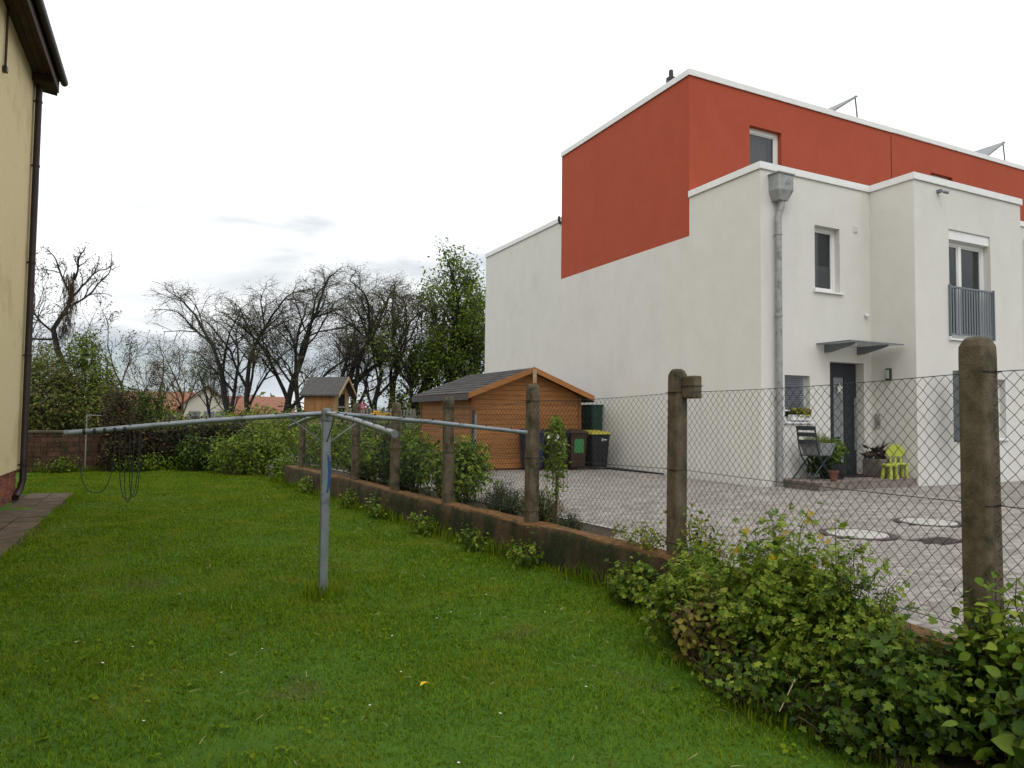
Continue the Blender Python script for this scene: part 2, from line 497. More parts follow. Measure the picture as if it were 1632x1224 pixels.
def holes_wall(plane, c, u0, u1, v0, v1, holes, depth, mb, inward):
    """rectangular wall in plane 'x' or 'y' at c with openings and reveals; inward = sign of the depth direction"""
    us = sorted({u0, u1, *[h[0] for h in holes], *[h[1] for h in holes]})
    vs_ = sorted({v0, v1, *[h[2] for h in holes], *[h[3] for h in holes]})
    P = (lambda u, v, d: (u, c+inward*d, v)) if plane == 'y' else (lambda u, v, d: (c+inward*d, u, v))
    for a, b in zip(us, us[1:]):
        for e0, e1 in zip(vs_, vs_[1:]):
            mu, mv = (a+b)/2, (e0+e1)/2
            if any(h[0] < mu < h[1] and h[2] < mv < h[3] for h in holes):
                continue
            mb.quad(P(a, e0, 0), P(b, e0, 0), P(b, e1, 0), P(a, e1, 0))
    for h in holes:
        a, b, e0, e1 = h[:4]
        d = h[4] if len(h) > 4 else depth
        mb.quad(P(a, e0, 0), P(a, e1, 0), P(a, e1, d), P(a, e0, d))
        mb.quad(P(b, e0, 0), P(b, e0, d), P(b, e1, d), P(b, e1, 0))
        mb.quad(P(a, e1, 0), P(b, e1, 0), P(b, e1, d), P(a, e1, d))
        mb.quad(P(a, e0, 0), P(a, e0, d), P(b, e0, d), P(b, e0, 0))
    return mb

def coping(mb, path, z0, z1, outw=0.035, inw=0.30):
    """mitred parapet capping along an open XY path; outside is to the left of travel"""
    pts = [Vector((p[0], p[1])) for p in path]
    n = len(pts)
    O = []; I = []
    for i in range(n):
        d0 = (pts[i]-pts[i-1]).normalized() if i > 0 else (pts[1]-pts[0]).normalized()
        d1 = (pts[i+1]-pts[i]).normalized() if i < n-1 else d0
        n0 = Vector((-d0.y, d0.x)); n1 = Vector((-d1.y, d1.x))
        m = (n0+n1); m /= m.dot(n0)
        O.append(pts[i]+m*outw); I.append(pts[i]-m*inw)
    for i in range(n-1):
        b = len(mb.v)
        for z in (z0, z1):
            zz = z
            mb.v += [(O[i].x, O[i].y, zz), (O[i+1].x, O[i+1].y, zz), (I[i+1].x, I[i+1].y, zz), (I[i].x, I[i].y, zz)]
        mb.f += [(b+3, b+2, b+1, b), (b+4, b+5, b+6, b+7), (b, b+1, b+5, b+4), (b+2, b+3, b+7, b+6)]
        if i == 0: mb.f.append((b, b+4, b+7, b+3))
        if i == n-2: mb.f.append((b+1, b+2, b+6, b+5))
    return mb

def window(parent, x0, x1, z0, z1, y, name='window', frame=0.065, mullion=None, sill=True, wally=None, film=None, curtain=False, room=True):
    """white framed window in a plane of constant y (outside is -y)"""
    mb = MB()
    mb.box(x0, x1, y, y+0.07, z0, z0+frame).box(x0, x1, y, y+0.07, z1-frame, z1)
    mb.box(x0, x0+frame, y, y+0.07, z0+frame, z1-frame).box(x1-frame, x1, y, y+0.07, z0+frame, z1-frame)
    panes = [(x0+frame, x1-frame)]
    if mullion:
        mx = x0+(x1-x0)*mullion
        mb.box(mx-0.05, mx+0.05, y, y+0.07, z0+frame, z1-frame)
        panes = [(x0+frame, mx-0.05), (mx+0.05, x1-frame)]
    for a, b in panes:                                        # inner sash edge, set a little back
        g = 0.028
        mb.box(a, a+g, y+0.02, y+0.06, z0+frame, z1-frame).box(b-g, b, y+0.02, y+0.06, z0+frame, z1-frame)
        mb.box(a+g, b-g, y+0.02, y+0.06, z0+frame, z0+frame+g).box(a+g, b-g, y+0.02, y+0.06, z1-frame-g, z1-frame)
    wn = mb.build(name, 'pvc', parent)
    for a, b in panes:
        MB().box(a+0.02, b-0.02, y+0.036, y+0.046, z0+frame+0.02, z1-frame-0.02).build('pane', 'glass', wn)
        if film:
            MB().box(a+0.03, b-0.03, y+0.05, y+0.055, z0+frame, z0+(z1-z0)*film).build('privacy_film', 'film', wn)
    if curtain:
        m2 = MB()
        xs = np.linspace(x0+0.08, x1-(x1-x0)*0.22, 15)
        for i in range(14):
            ya, yb = y+0.16+0.03*(i % 2), y+0.16+0.03*((i+1) % 2)
            m2.quad((xs[i], ya, z0+0.02), (xs[i+1], yb, z0+0.02), (xs[i+1], yb, z1-0.05), (xs[i], ya, z1-0.05))
        m2.build('curtain', 'curtain', wn)
    if room:
        r = MB()
        a, b, c_, d = x0-0.25, x1+0.25, z0-0.1, z1+0.1
        yb, ye = y+0.072, y+1.4
        r.quad((a, ye, c_), (b, ye, c_), (b, ye, d), (a, ye, d))
        r.quad((a, yb, c_), (a, ye, c_), (a, ye, d), (a, yb, d)); r.quad((b, yb, c_), (b, ye, c_), (b, ye, d), (b, yb, d))
        r.quad((a, yb, d), (b, yb, d), (b, ye, d), (a, ye, d)); r.quad((a, yb, c_), (b, yb, c_), (b, ye, c_), (a, ye, c_))
        r.build('room', 'roof_flat', wn)
    if sill and wally is not None:
        s = MB()
        s.prism([(y+0.002, z0+0.012), (wally-0.05, z0-0.012), (wally-0.05, z0-0.045), (wally-0.03, z0-0.045), (wally-0.03, z0-0.025), (y+0.002, z0-0.005)], 'x', x0-0.04, x1+0.04)
        s.box(x0-0.055, x0-0.04, wally-0.055, wally-0.002, z0-0.05, z0+0.03).box(x1+0.04, x1+0.055, wally-0.055, wally-0.002, z0-0.05, z0+0.03)
        s.build('sill', 'pvc', wn)
    return wn

# ------------------------------------------------------------------ ground
GZ, YARD, PT = 0.0, 0.29, 0.43
FENCE = [(-7.95, 8.2), (-7.60, 5.72), (-7.42, 4.1), (-7.22, 2.48), (-7.06, 0.6), (-6.82, -1.06), (-6.56, -2.98), (-6.33, -5.18), (-6.50, -7.77), (-6.66, -10.2)]
def fence_x(y):
    ys = [p[1] for p in FENCE][::-1]; xs = [p[0] for p in FENCE][::-1]
    return float(np.interp(y, ys, xs))

g = MB().quad((-1500, -1500, -0.25), (1500, -1500, -0.25), (1500, 1500, -0.25), (-1500, 1500, -0.25)).build('ground', 'field')
tag(g, kind='structure')

def lawn_h(x, y):
    return 0.016*np.sin(x*1.7+0.6)*np.sin(y*1.1+1.0)+0.012*np.sin(x*4.1+y*2.3)+0.008*np.sin(y*5.3-x*3.1)
ny, nx = 160, 60
ys = np.linspace(-12, 12.6, ny); V = []; 
for y in ys:
    xr = fence_x(min(y, 8.2))-0.02 if y < 8.2 else -7.5+0.02
    xs = np.linspace(-14.0, xr, nx)
    V.append(np.stack([xs, np.full(nx, y), lawn_h(xs, np.full(nx, y))], 1))
V = np.concatenate(V)
F = [(i*nx+j, i*nx+j+1, (i+1)*nx+j+1, (i+1)*nx+j) for i in range(ny-1) for j in range(nx-1)]
lawn = link('lawn', np_mesh('lawn', V, F), 'lawn_soil', None, True)
tag(lawn, kind='structure')

yard = MB()
yp = [(p[0]+0.02, p[1]) for p in FENCE if p[1] <= 8.2]
yard.prism(yp+[(-6.66, -14), (26, -14), (26, 14), (-7.6, 14)], 'z', -0.2, YARD-0.012)
yard = yard.build('courtyard', 'joint')
tag(yard, kind='structure')

# pavers: running bond, long side across
PL, PW, GAP = 0.2, 0.1, 0.006
pos = []
row = 0
y = -9.2
MAN = [(-3.12, -4.45, 0.33), (-1.42, -4.18, 0.33)]
def in_bed(x, y):
    if y > -3.75:
        return x < fence_x(y)+0.95 - (0.5 if y < -3.3 else 0)
    return x < fence_x(y)+0.16
while y < 6.6:
    x = -6.4+(0.1 if row % 2 else 0.0)
    while x < 8.6:
        cx, cy = x+PL/2, y+PW/2
        ok = not in_bed(cx-0.1, cy)
        if cx > -0.1 and cy > -0.06: ok = False
        if cx > 3.1 and cy > -1.06: ok = False
        if 0.35 < cx < 3.2 and cy > -1.02: ok = False
        for mx, my, mr in MAN:
            if (cx-mx)**2+(cy-my)**2 < (mr+0.10)**2: ok = False
        if abs(cx+2.65) < 0.3 and abs(cy+5.12) < 0.2: ok = False
        if -3.85 < cx < -0.65 and cy > 5.25: ok = False
        if ok: pos.append((cx, cy))
        x += PL
    row += 1
    y += PW
pos = np.array(pos)
def screen(P):
    d = np.asarray(P, float)-np.array(CAM)
    ww = d@np.array(fw)
    return 816+1112.5*(d@np.array(rt2))/ww, 612-1112.5*(d@np.array(up2))/ww, ww
sx, sy, sw = screen(np.c_[pos, np.full(len(pos), YARD)])
d2 = np.where((sx > 870) & (sx < 1540) & (sy < 905) & (sw > 0), sw, 1e9)
near = set(np.argsort(d2)[:300].tolist())
pm = MB()
a, b, h = PL/2-GAP/2, PW/2-GAP/2, 0.012
pm.v = [(-a, -b, -h), (a, -b, -h), (a, b, -h), (-a, b, -h), (-a+.004, -b+.004, 0), (a-.004, -b+.004, 0), (a-.004, b-.004, 0), (-a+.004, b-.004, 0)]
pm.f = [(4, 5, 6, 7), (0, 1, 5, 4), (1, 2, 6, 5), (2, 3, 7, 6), (3, 0, 4, 7)]
pme = pm.mesh('paver'); pme.materials.append(MATS['paver'])
for i in near:
    o = bpy.data.objects.new('paver', pme); C.objects.link(o)
    o.location = (pos[i][0], pos[i][1], YARD+rnd.uniform(-0.002, 0.002))
    o.parent = yard
rest = np.array([i for i in range(len(pos)) if i not in near])
pv = np.array(pm.v); pf = np.array(pm.f)
zz = YARD+rng.uniform(-0.002, 0.002, len(rest))
VV = pv[None]+np.c_[pos[rest], zz][:, None, :]
FF = pf[None]+(np.arange(len(rest))*8)[:, None, None]
o = link('paver_field', np_mesh('paver_field', VV.reshape(-1, 3), FF.reshape(-1, 4)), 'paver', yard)
tag(o, kind='stuff')

bed = MB()
by = [y for y in np.arange(-3.75, 9.0, 0.25)]
poly = [(fence_x(y)+0.1, y) for y in by]+[(fence_x(y)+0.95, y) for y in by[::-1] if y > -3.3]+[(fence_x(-3.75)+0.45, -3.75)]
bed.prism(poly, 'z', 0.1, 0.305)
tag(bed.build('planting_bed', 'soil'), kind='structure')
mb = MB()
for y0 in np.arange(-3.2, 8.0, 0.5):
    mb.prism([(fence_x(y0)+0.955, y0+0.004), (fence_x(y0)+1.005, y0+0.004), (fence_x(y0+.5)+1.005, y0+0.496), (fence_x(y0+.5)+0.955, y0+0.496)], 'z', 0.15, 0.31)
mb.build('bed_edging', 'cover', None)
tag(bpy.data.objects['bed_edging'], kind='structure')

# manhole covers and drain
for i, (mx, my, mr) in enumerate(MAN):
    t = thing('manhole_cover', (mx, my, YARD), ['pale concrete manhole cover in the paving, the nearer and larger-looking one', 'pale concrete manhole cover in the paving, the farther one towards the house'][i], 'manhole cover', 'manhole covers in the courtyard')
    MB().lathe((mx, my, YARD), [(mr+0.07, -0.05), (mr+0.07, 0.004), (mr+0.002, 0.004), (mr+0.002, -0.05)], 40).build('rim', 'cast_iron', t)
    MB().lathe((mx, my, YARD), [(mr-0.006, -0.04), (mr-0.006, 0.007), (0.03, 0.007), (0.028, -0.01)], 40).build('lid', 'cover', t)
t = thing('drain_grate', (-2.65, -5.12, YARD), 'small dark rectangular drain grate in the paving before the manholes', 'drain')
MB().box(-2.92, -2.38, -5.30, -4.94, YARD-0.05, YARD-0.004).build('frame', 'cast_iron', t)
for k in range(7):
    MB().box(-2.89+k*0.075, -2.85+k*0.075, -5.27, -4.97, YARD-0.003, YARD+0.004).build('bar', 'cast_iron', t)

# concrete path along the yellow house
path = MB().box(-13.9, -11.75, -6, 6.05, -0.1, 0.008).build('path', 'soil'); tag(path, kind='structure')
k = 0
for j in range(24):
    y0 = 6.0-0.5*(j+1)
    if y0 < -1.6: break
    for i in range(2):
        dx = rnd.uniform(-.015, .015)
        o = MB().box(-12.52+i*0.36, -12.52+i*0.36+0.345, y0+0.01, y0+0.49, -0.05, 0.03+rnd.uniform(-.006, .006)).build('slab', 'slab', path, bevel=0.006)

# ------------------------------------------------------------------ end house (white / red)
ZW, ZR, ZL, ZB = 6.486, 9.261, 7.338, 5.614
A1, A2, A3, XB, XE, CW = 2.066, 7.687, 13.12, 3.166, 6.86, 1.0
H = thing('end_house', (0, 0, YARD), 'white and brick-red end house of the terrace with flat roofs and a zinc downpipe', 'house')
G0 = 0.2
mb = MB()
mb.quad((0, 0, G0), (0, A1, G0), (0, A1, ZW), (0, 0, ZW))
mb.quad((0, A1, G0), (0, A2, G0), (0, A2, ZB), (0, A1, ZB))
mb.quad((0, A2, G0), (0, A3, G0), (0, A3, ZL), (0, A2, ZL))
mb.quad((0, A3, G0), (XE, A3, G0), (XE, A3, ZL), (0, A3, ZL))
mb.build('side_wall', 'stucco_white', H)
UPW = (1.49, 2.23, 4.20, 5.56); LOW = (0.62, 1.32, 1.53, 2.46); DOOR = (1.90, 2.93, 0.40, 2.78, 0.2); FR = (4.28, 5.74, 3.28, 5.60)
mb = MB()
holes_wall('y', 0.0, 0.0, XB, G0, ZW, [UPW, LOW, DOOR], 0.17, mb, 1)
mb.build('front_wall', 'stucco_white', H)
mb = MB()
mb.quad((XB, 0, G0), (XB, -CW, G0), (XB, -CW, ZW), (XB, 0, ZW))
WW = (5.2, 6.2, 1.2, 2.5)
holes_wall('y', -CW, XB, XE+0.05, G0, ZW, [FR, WW], 0.2, mb, 1)
mb.quad((XE+0.05, -CW, G0), (XE+0.05, A1, G0), (XE+0.05, A1, ZW), (XE+0.05, -CW, ZW))
mb.build('wing_wall', 'stucco_white', H)
mb = MB()
mb.quad((0, A1, ZB), (0, A2, ZB), (0, A2, ZR), (0, A1, ZR))
RW = (1.80, 2.83, 6.75, 8.47)
holes_wall('y', A1, 0.0, XE-0.012, 6.2, ZR, [RW], 0.15, mb, 1)
mb.quad((0, A2, 7.2), (XE, A2, 7.2), (XE, A2, ZR), (0, A2, ZR))
mb.build('upper_wall', 'stucco_red', H)
mb = MB()
mb.quad((0.02, 0.02, ZW-.15), (XB, 0.02, ZW-.15), (XB, A1, ZW-.15), (0.02, A1, ZW-.15))
mb.quad((XB, -CW+.02, ZW-.15), (XE+.04, -CW+.02, ZW-.15), (XE+.04, A1, ZW-.15), (XB, A1, ZW-.15))
mb.quad((0.02, A1, ZR-.1), (XE, A1, ZR-.1), (XE, A2, ZR-.1), (0.02, A2, ZR-.1))
mb.quad((0.02, A2, ZL-.1), (XE, A2, ZL-.1), (XE, A3, ZL-.1), (0.02, A3, ZL-.1))
mb.build('roof', 'roof_flat', H)
CH = 0.125
for nm, pth, z in (('coping', [(0, A1), (0, 0), (XB, 0), (XB, -CW), (XE+0.05, -CW), (XE+0.05, A1)], ZW), ('coping', [(0, A2), (0, A1), (XE-0.012, A1)], ZR), ('coping', [(0.0, A3), (0, A2+0.002)], ZL)):
    pth = pth[::-1]                     # outside lies to the left of travel
    mb = coping(MB(), pth, z, z+CH)
    # drip edge, a thin lip under the outer rim
    coping(mb, pth, z-0.012, z-0.001, 0.034, -0.022)
    mb.build(nm, 'coping', H)
# recess line between wall and coping is real: the coping overhangs 35 mm
wn = window(H, UPW[0], UPW[1], UPW[2]+0.02, UPW[3], 0.13, wally=0.0, film=0.42)
wn = window(H, LOW[0], LOW[1], LOW[2]+0.02, LOW[3], 0.13, wally=0.0)
mb = MB()
for k in range(15):
    z = LOW[3]-0.03-k*0.043
    mb.prism([(0.075, z), (0.115, z-0.032), (0.117, z-0.028), (0.079, z+0.004)], 'x', LOW[0]+0.015, LOW[1]-0.06)
mb.build('venetian_blind', 'blind', wn)
MB().box(LOW[0]+0.015, LOW[1]-0.06, 0.075, 0.118, LOW[3]-0.715, LOW[3]-0.68).build('blind_rail', 'pvc', wn)
wn = window(H, RW[0], RW[1], RW[2], RW[3], A1+0.12, frame=0.1, sill=False, curtain=True)
# French window with shutter box and railing
wn = window(H, FR[0]+0.0, FR[1]-0.0, FR[2]+0.03, FR[3]-0.2, -CW+0.15, mullion=0.42, sill=True, wally=-CW, frame=0.08)
MB().box(FR[0]+0.004, FR[1]-0.004, -CW+0.03, -CW+0.19, FR[3]-0.2, FR[3]-0.004).build('shutter_box', 'coping', wn)
rl = MB().box(FR[0]-0.02, FR[1]+0.02, -CW-0.035, -CW-0.005, 4.36, 4.40).build('railing', 'rail_grey', H)
MB().box(FR[0]-0.02, FR[1]+0.02, -CW-0.035, -CW-0.005, 3.38, 3.41).build('bottom_rail', 'rail_grey', rl)
for k in range(17):
    x = FR[0]+(FR[1]-FR[0])*k/16
    MB().box(x-0.024, x+0.024, -CW-0.026, -CW-0.014, 3.41, 4.36).build('baluster', 'rail_grey', rl)
for x in (FR[0]-0.03, FR[1]+0.03):
    MB().box(x-0.015, x+0.015, -CW-0.05, -CW+0.01, 3.34, 4.42).build('rail_bracket', 'rail_grey', rl)
window(H, WW[0], WW[1], WW[2]+.02, WW[3], -CW+0.13, wally=-CW)
# door
dz0, dz1 = 0.43, DOOR[3]
d = MB().box(DOOR[0]+0.002, DOOR[0]+0.34, 0.19, 0.25, dz0, dz1-0.30).box(DOOR[0]+0.66, DOOR[1]-0.002, 0.19, 0.25, dz0, dz1-0.30).box(DOOR[0]+0.002, DOOR[1]-0.002, 0.19, 0.25, dz1-0.30, dz1-0.002)
d.box(DOOR[0]+0.34, DOOR[0]+0.66, 0.19, 0.25, dz0, dz0+0.22)
dr = d.build('door', 'anthracite', H, bevel=0.004)
MB().box(DOOR[0]+0.34, DOOR[0]+0.66, 0.215, 0.225, dz0+0.22, dz1-0.30).build('pane', 'film', dr).data.materials[0] = MATS['zinc_box']
MB().tube([(DOOR[1]-0.13, 0.125, 0.95), (DOOR[1]-0.13, 0.125, 2.05)], 0.016, 10).box(DOOR[1]-0.138, DOOR[1]-0.122, 0.125, 0.19, 1.05, 1.07).box(DOOR[1]-0.138, DOOR[1]-0.122, 0.125, 0.19, 1.93, 1.95).build('handle', 'steel', dr)
# canopy over the door: glass plate on two wedge brackets
cp = MB().box(1.52, 3.10, -0.78, 0.0, 3.115, 3.129).build('canopy', 'canopy_glass', H)
MB().box(1.515, 3.10, -0.79, -0.781, 3.108, 3.132).box(1.511, 1.519, -0.78, 0, 3.108, 3.132).build('canopy_edge', 'rail_grey', cp)
for x in (1.74, 2.72):
    MB().prism([(0, 2.955), (0, 3.112), (-0.70, 3.112), (-0.62, 3.065), (-0.12, 2.955)], 'x', x, x+0.07).build('bracket', 'rail_grey', cp)
# small wall fittings
mb = MB().box(3.10, XB-0.001, -0.47, -0.37, 2.42, 2.66).build('wall_lamp', 'anthracite', H)
MB().box(3.085, 3.10, -0.455, -0.385, 2.45, 2.63).build('lamp_glass', 'film', mb)
MB().box(XB-0.03, XB-0.001, -0.20, -0.08, 1.42, 1.72).build('intercom', 'zinc', H)
vb = MB().box(2.65, 2.77, -0.02, -0.001, 5.55, 5.70).build('air_vent', 'stucco_white', H)
for k in range(4):
    MB().box(2.665, 2.755, -0.032, -0.0205, 5.57+k*0.03, 5.585+k*0.03).build('louvre', 'pvc', vb)
MB().lathe((0, 0, 0), [(0.03, -0.02), (0.045, 0.0), (0.045, 0.03), (0.02, 0.05)], 14).build('sensor', 'pvc', H).matrix_world = Matrix.Translation((3.0, -0.04, 3.5))
cl = MB().box(3.90, 3.98, -CW-0.09, -CW-0.001, 6.30, 6.36).tube([(3.94, -CW-0.12, 6.30), (3.99, -CW-0.2, 6.26)], 0.032, 10).build('security_camera', 'rail_grey', H)
# hopper and downpipe
px_ = 0.42
hp = MB()
b0 = [(px_-0.2, -0.25), (px_+0.2, -0.25), (px_+0.2, -0.004), (px_-0.2, -0.004)]
b1 = [(px_-0.12, -0.19), (px_+0.12, -0.19), (px_+0.12, -0.004), (px_-0.12, -0.004)]
for (P0, z0), (P1, z1) in (((b0, 6.36), (b0, 6.05)), ((b0, 6.05), (b1, 5.86))):
    for i in range(4):
        j = (i+1) % 4
        hp.quad((*P0[i], z0), (*P0[j], z0), (*P1[j], z1), (*P1[i], z1))
hp.quad(*[(p[0], p[1], 5.86) for p in b1]); hp.quad(*[(p[0], p[1], 6.36) for p in b0][::-1])
hp = hp.build('rain_hopper', 'zinc', H)
MB().box(px_-0.225, px_+0.225, -0.275, -0.004, 6.361, 6.385).build('rim', 'zinc', hp)
dp = MB().tube([(px_+0.02, -0.11, 5.87), (px_+0.02, -0.11, 5.74), (px_-0.05, -0.10, 5.55), (px_-0.05, -0.10, 5.4), (px_-0.05, -0.10, YARD-0.05)], 0.062, 14).build('downpipe', 'zinc', H, True)
for z in (5.2, 3.6, 2.0, 0.9):
    MB().lathe((px_-0.05, -0.10, z), [(0.064, -0.02), (0.072, -0.02), (0.072, 0.02), (0.064, 0.02)], 14).box(px_-0.07, px_-0.03, -0.04, -0.002, z-0.012, z+0.012).build('pipe_clip', 'zinc', dp)
# rooftop odds
MB().tube([(-.07, A2+.03, ZL+.14), (-.07, A2+.03, ZL+.02), (-.02, A2+.03, ZL-.08)], .035, 8).build('roof_outlet', 'anthracite', H)
vt = thing('roof_vent', (0.75, 3.62, ZR-0.1), 'small dark roof vent with a cowl above the red wall corner', 'vent')
MB().tube([(0.75, 3.62, ZR-0.1), (0.75, 3.62, ZR+0.60)], 0.055, 10).build('pipe', 'anthracite', vt)
MB().lathe((0.75, 3.62, ZR+0.60), [(0.06, 0), (0.125, 0.03), (0.125, 0.16), (0.06, 0.2), (0.055, 0.36), (0.03, 0.38)], 14).build('cowl', 'anthracite', vt, True)
rail_ = MB().tube([(0.5, 3.4, ZR+0.30), (0.5, 4.9, ZR+0.30)], 0.035, 8).tube([(0.5, 3.42, ZR-.1), (0.5, 3.42, ZR+.30)], 0.02, 6).tube([(0.5, 4.88, ZR-.1), (0.5, 4.88, ZR+.30)], 0.02, 6).build('roof_rail', 'zinc')
tag(rail_, 'grey pipe rail lying along the red roof edge beside the vent', 'rail')
def solar(x0, n, lab):
    t = thing('solar_panel', (x0, 4.2, ZR-0.1), lab, 'solar panel', 'solar panels on the terrace roof')
    for k in range(n):
        xa = x0
        zb, zt = ZR+0.42, ZR+1.32
        ya = 2.9+1.25*k
        p = MB(); 
        A = Vector((xa-0.95, ya, zb)); B = Vector((xa-0.95, ya+1.15, zb)); Cc = Vector((xa+0.45, ya+1.15, zt)); D = Vector((xa+0.45, ya, zt))
        nrm = (B-A).cross(D-A).normalized()*0.05
        vs8 = [A, B, Cc, D, A+nrm, B+nrm, Cc+nrm, D+nrm]
        p.v = [tuple(q) for q in vs8]; p.f = [(0, 3, 2, 1), (4, 5, 6, 7), (0, 1, 5, 4), (1, 2, 6, 5), (2, 3, 7, 6), (3, 0, 4, 7)]
        p.build('collector', 'zinc_box', t)
        for q0, q1 in (((xa+0.42, ya+0.05, zt), (xa+0.62, ya+0.05, ZR-0.1)), ((xa+0.42, ya+1.1, zt), (xa+0.62, ya+1.1, ZR-0.1)), ((xa-0.93, ya+0.05, zb-0.02), (xa+0.58, ya+0.05, zb+.22)), ((xa-.9, ya+.05, zb), (xa-.9, ya+.05, ZR-.1))):
            MB().tube([q0, q1], 0.022, 6).build('strut', 'rail_grey', t)
solar(6.2, 2, 'tilted rooftop solar panel frame nearer the red corner')
solar(13.2, 2, 'tilted rooftop solar panel frame at the right end of the roof')

# neighbouring house of the terrace
H2 = thing('terrace_house', (XE+0.06, 0, YARD), 'neighbouring terrace house with red upper storey at the right edge', 'house')
X2 = 16.0
mb = MB()
holes_wall('y', 0.0, XE+0.052, X2, G0, ZW, [(9.6, 10.4, 1.3, 2.5)], 0.17, mb, 1)
mb.quad((X2, 0, G0), (X2, A3, G0), (X2, A3, ZL), (X2, 0, ZL))
mb.build('front_wall', 'stucco_white', H2)
mb = MB()
RW2 = (8.52, 9.5, 6.75, 8.46)
holes_wall('y', A1, XE+0.012, X2, 6.2, ZR, [RW2], 0.15, mb, 1)
mb.quad((XE+.012, A2, 6.2), (X2, A2, 6.2), (X2, A2, ZR), (XE+.012, A2, ZR)); mb.quad((X2, A1, 6.2), (X2, A2, 6.2), (X2, A2, ZR), (X2, A1, ZR))
mb.build('upper_wall', 'stucco_red', H2)
MB().box(XE-0.012, XE+0.012, A1+0.015, A1+0.05, 6.2, ZR).build('expansion_joint', 'anthracite', H2)
mb = MB()
mb.quad((XE, A1, ZR-.1), (X2, A1, ZR-.1), (X2, A2, ZR-.1), (XE, A2, ZR-.1))
mb.quad((XE+.06, .02, ZW-.15), (X2, .02, ZW-.15), (X2, A1, ZW-.15), (XE+.06, A1, ZW-.15))
mb.build('roof', 'roof_flat', H2)
coping(MB(), [(X2, A1), (XE-0.01, A1)], ZR, ZR+CH).build('coping', 'coping', H2)
coping(MB(), [(X2, 0), (XE+0.10, 0)], ZW, ZW+CH).build('coping', 'coping', H2)
window(H2, *RW2, A1+0.12, frame=0.1, sill=False)
window(H2, 9.6, 10.4, 1.32, 2.5, 0.13, wally=0.0)
MB().tube([(9.0, -0.06, 6.2), (9.0, -0.06, YARD)], 0.045, 10).build('downpipe', 'zinc', H2, True)

# entrance step with stone slabs
st = MB().box(0.42, XB-0.002, -0.96, -0.002, 0.2, YARD+0.128).build('entrance_step', 'joint'); tag(st, kind='structure')
for i in range(6):
    for j in range(2):
        x0 = 0.41+i*0.459; 
        MB().box(x0+.003, x0+.456-(0.003 if i == 5 else 0), -0.975+j*0.485, -0.975+j*0.485+0.479, YARD+0.128, YARD+0.15+rnd.uniform(0, .003)).build('tile', 'step_stone', st, bevel=0.004)
for i in range(4):
    x0 = 0.41+i*0.688
    MB().box(x0+.003, x0+.684, -0.972, -0.9605, 0.2, YARD+0.124).build('riser', 'step_stone', st)
TZ = YARD+0.153

# ------------------------------------------------------------------ things by the door
# folding metal chair carrying a planter
ch = thing('folding_chair', (0.75, -0.45, TZ), 'dark folding metal garden chair holding a zinc planter by the door', 'chair')
for y in (-0.72, -0.30):
    MB().tube([(0.60, y, TZ+1.02), (0.66, y, TZ+0.62), (0.74, y, TZ+0.42), (1.08, y, TZ+0.01)], 0.014, 8).build('back_leg', 'anthracite', ch)
    MB().tube([(0.52, y+0.02, TZ+0.01), (0.98, y+0.02, TZ+0.46)], 0.014, 8).build('front_leg', 'anthracite', ch)
for k in range(4):
    MB().box(0.66+k*0.09, 0.74+k*0.09, -0.73, -0.29, TZ+0.455, TZ+0.47).build('seat_slat', 'anthracite', ch)
for z in (0.72, 0.86, 0.98):
    MB().box(0.605+(1.0-z)*0.1, 0.62+(1.0-z)*0.1, -0.72, -0.30, TZ+z-0.04, TZ+z+0.04).build('back_slat', 'anthracite', ch)
def stalks(n, c, rx, ry, h, lean, r=0.004):
    A = np.c_[c[0]+rng.uniform(-rx, rx, n), c[1]+rng.uniform(-ry, ry, n), np.full(n, c[2])]
    B = A+np.c_[rng.normal(0, lean, n), rng.normal(0, lean, n), h*rng.uniform(.6, 1.1, n)]
    return segs(A, B, r, r*.3)
pl = thing('planter_box', (0.92, -0.5, TZ+0.47), 'grey zinc planter box with grassy sprigs standing on the folding chair', 'planter')
mb = MB()
mb.v = [(0.76, -0.70, TZ+.472), (1.06, -0.70, TZ+.472), (1.06, -0.32, TZ+.472), (0.76, -0.32, TZ+.472), (0.70, -0.76, TZ+.70), (1.12, -0.76, TZ+.70), (1.12, -0.26, TZ+.70), (0.70, -0.26, TZ+.70)]
mb.f = [(0, 3, 2, 1), (4, 5, 6, 7), (0, 1, 5, 4), (1, 2, 6, 5), (2, 3, 7, 6), (3, 0, 4, 7)]
mb.build('box', 'zinc_box', pl)
v, f = stalks(160, (0.91, -0.51, TZ+.69), .17, .2, .2, .05)
tag(link('sprigs', np_mesh('sprigs', v, f), 'leaf_fresh', pl), kind='stuff')
def leaf_ball(name, c, rad, n, size, m, parent, T=LEAF_S, squash=(1, 1, 1)):
    p = rng.normal(0, 1, (n, 3)); p /= np.linalg.norm(p, axis=1)[:, None]
    p *= (rng.uniform(0, 1, n)**0.4)[:, None]
    pos_ = np.array(c)+p*rad*np.array(squash)
    v, f = leaves(pos_, size, T, normal=p+np.array([0, 0, .5]))
    return tag(link(name, np_mesh(name, v, f), m, parent), kind='stuff')
bp = thing('basket_plant', (1.42, -0.42, TZ), 'dark basket with a bushy yellow-green plant left of the front door', 'plant')
MB().lathe((1.42, -0.42, TZ), [(0.2, 0), (0.25, .12), (0.27, .3), (0.24, .3), (0.2, .24)], 18).build('basket', 'bin_black', bp)
leaf_ball('foliage', (1.40, -0.42, TZ+.52), .30, 500, .09, 'leaf_mid', bp, squash=(1, 1, 1))
leaf_ball('foliage', (1.18, -0.35, TZ+.28), .26, 350, .1, 'leaf_dark', bp, squash=(1, 1, .8))
tp = thing('terracotta_pot', (0.90, -0.90, TZ), 'small terracotta pot at the step edge under the chair', 'pot')
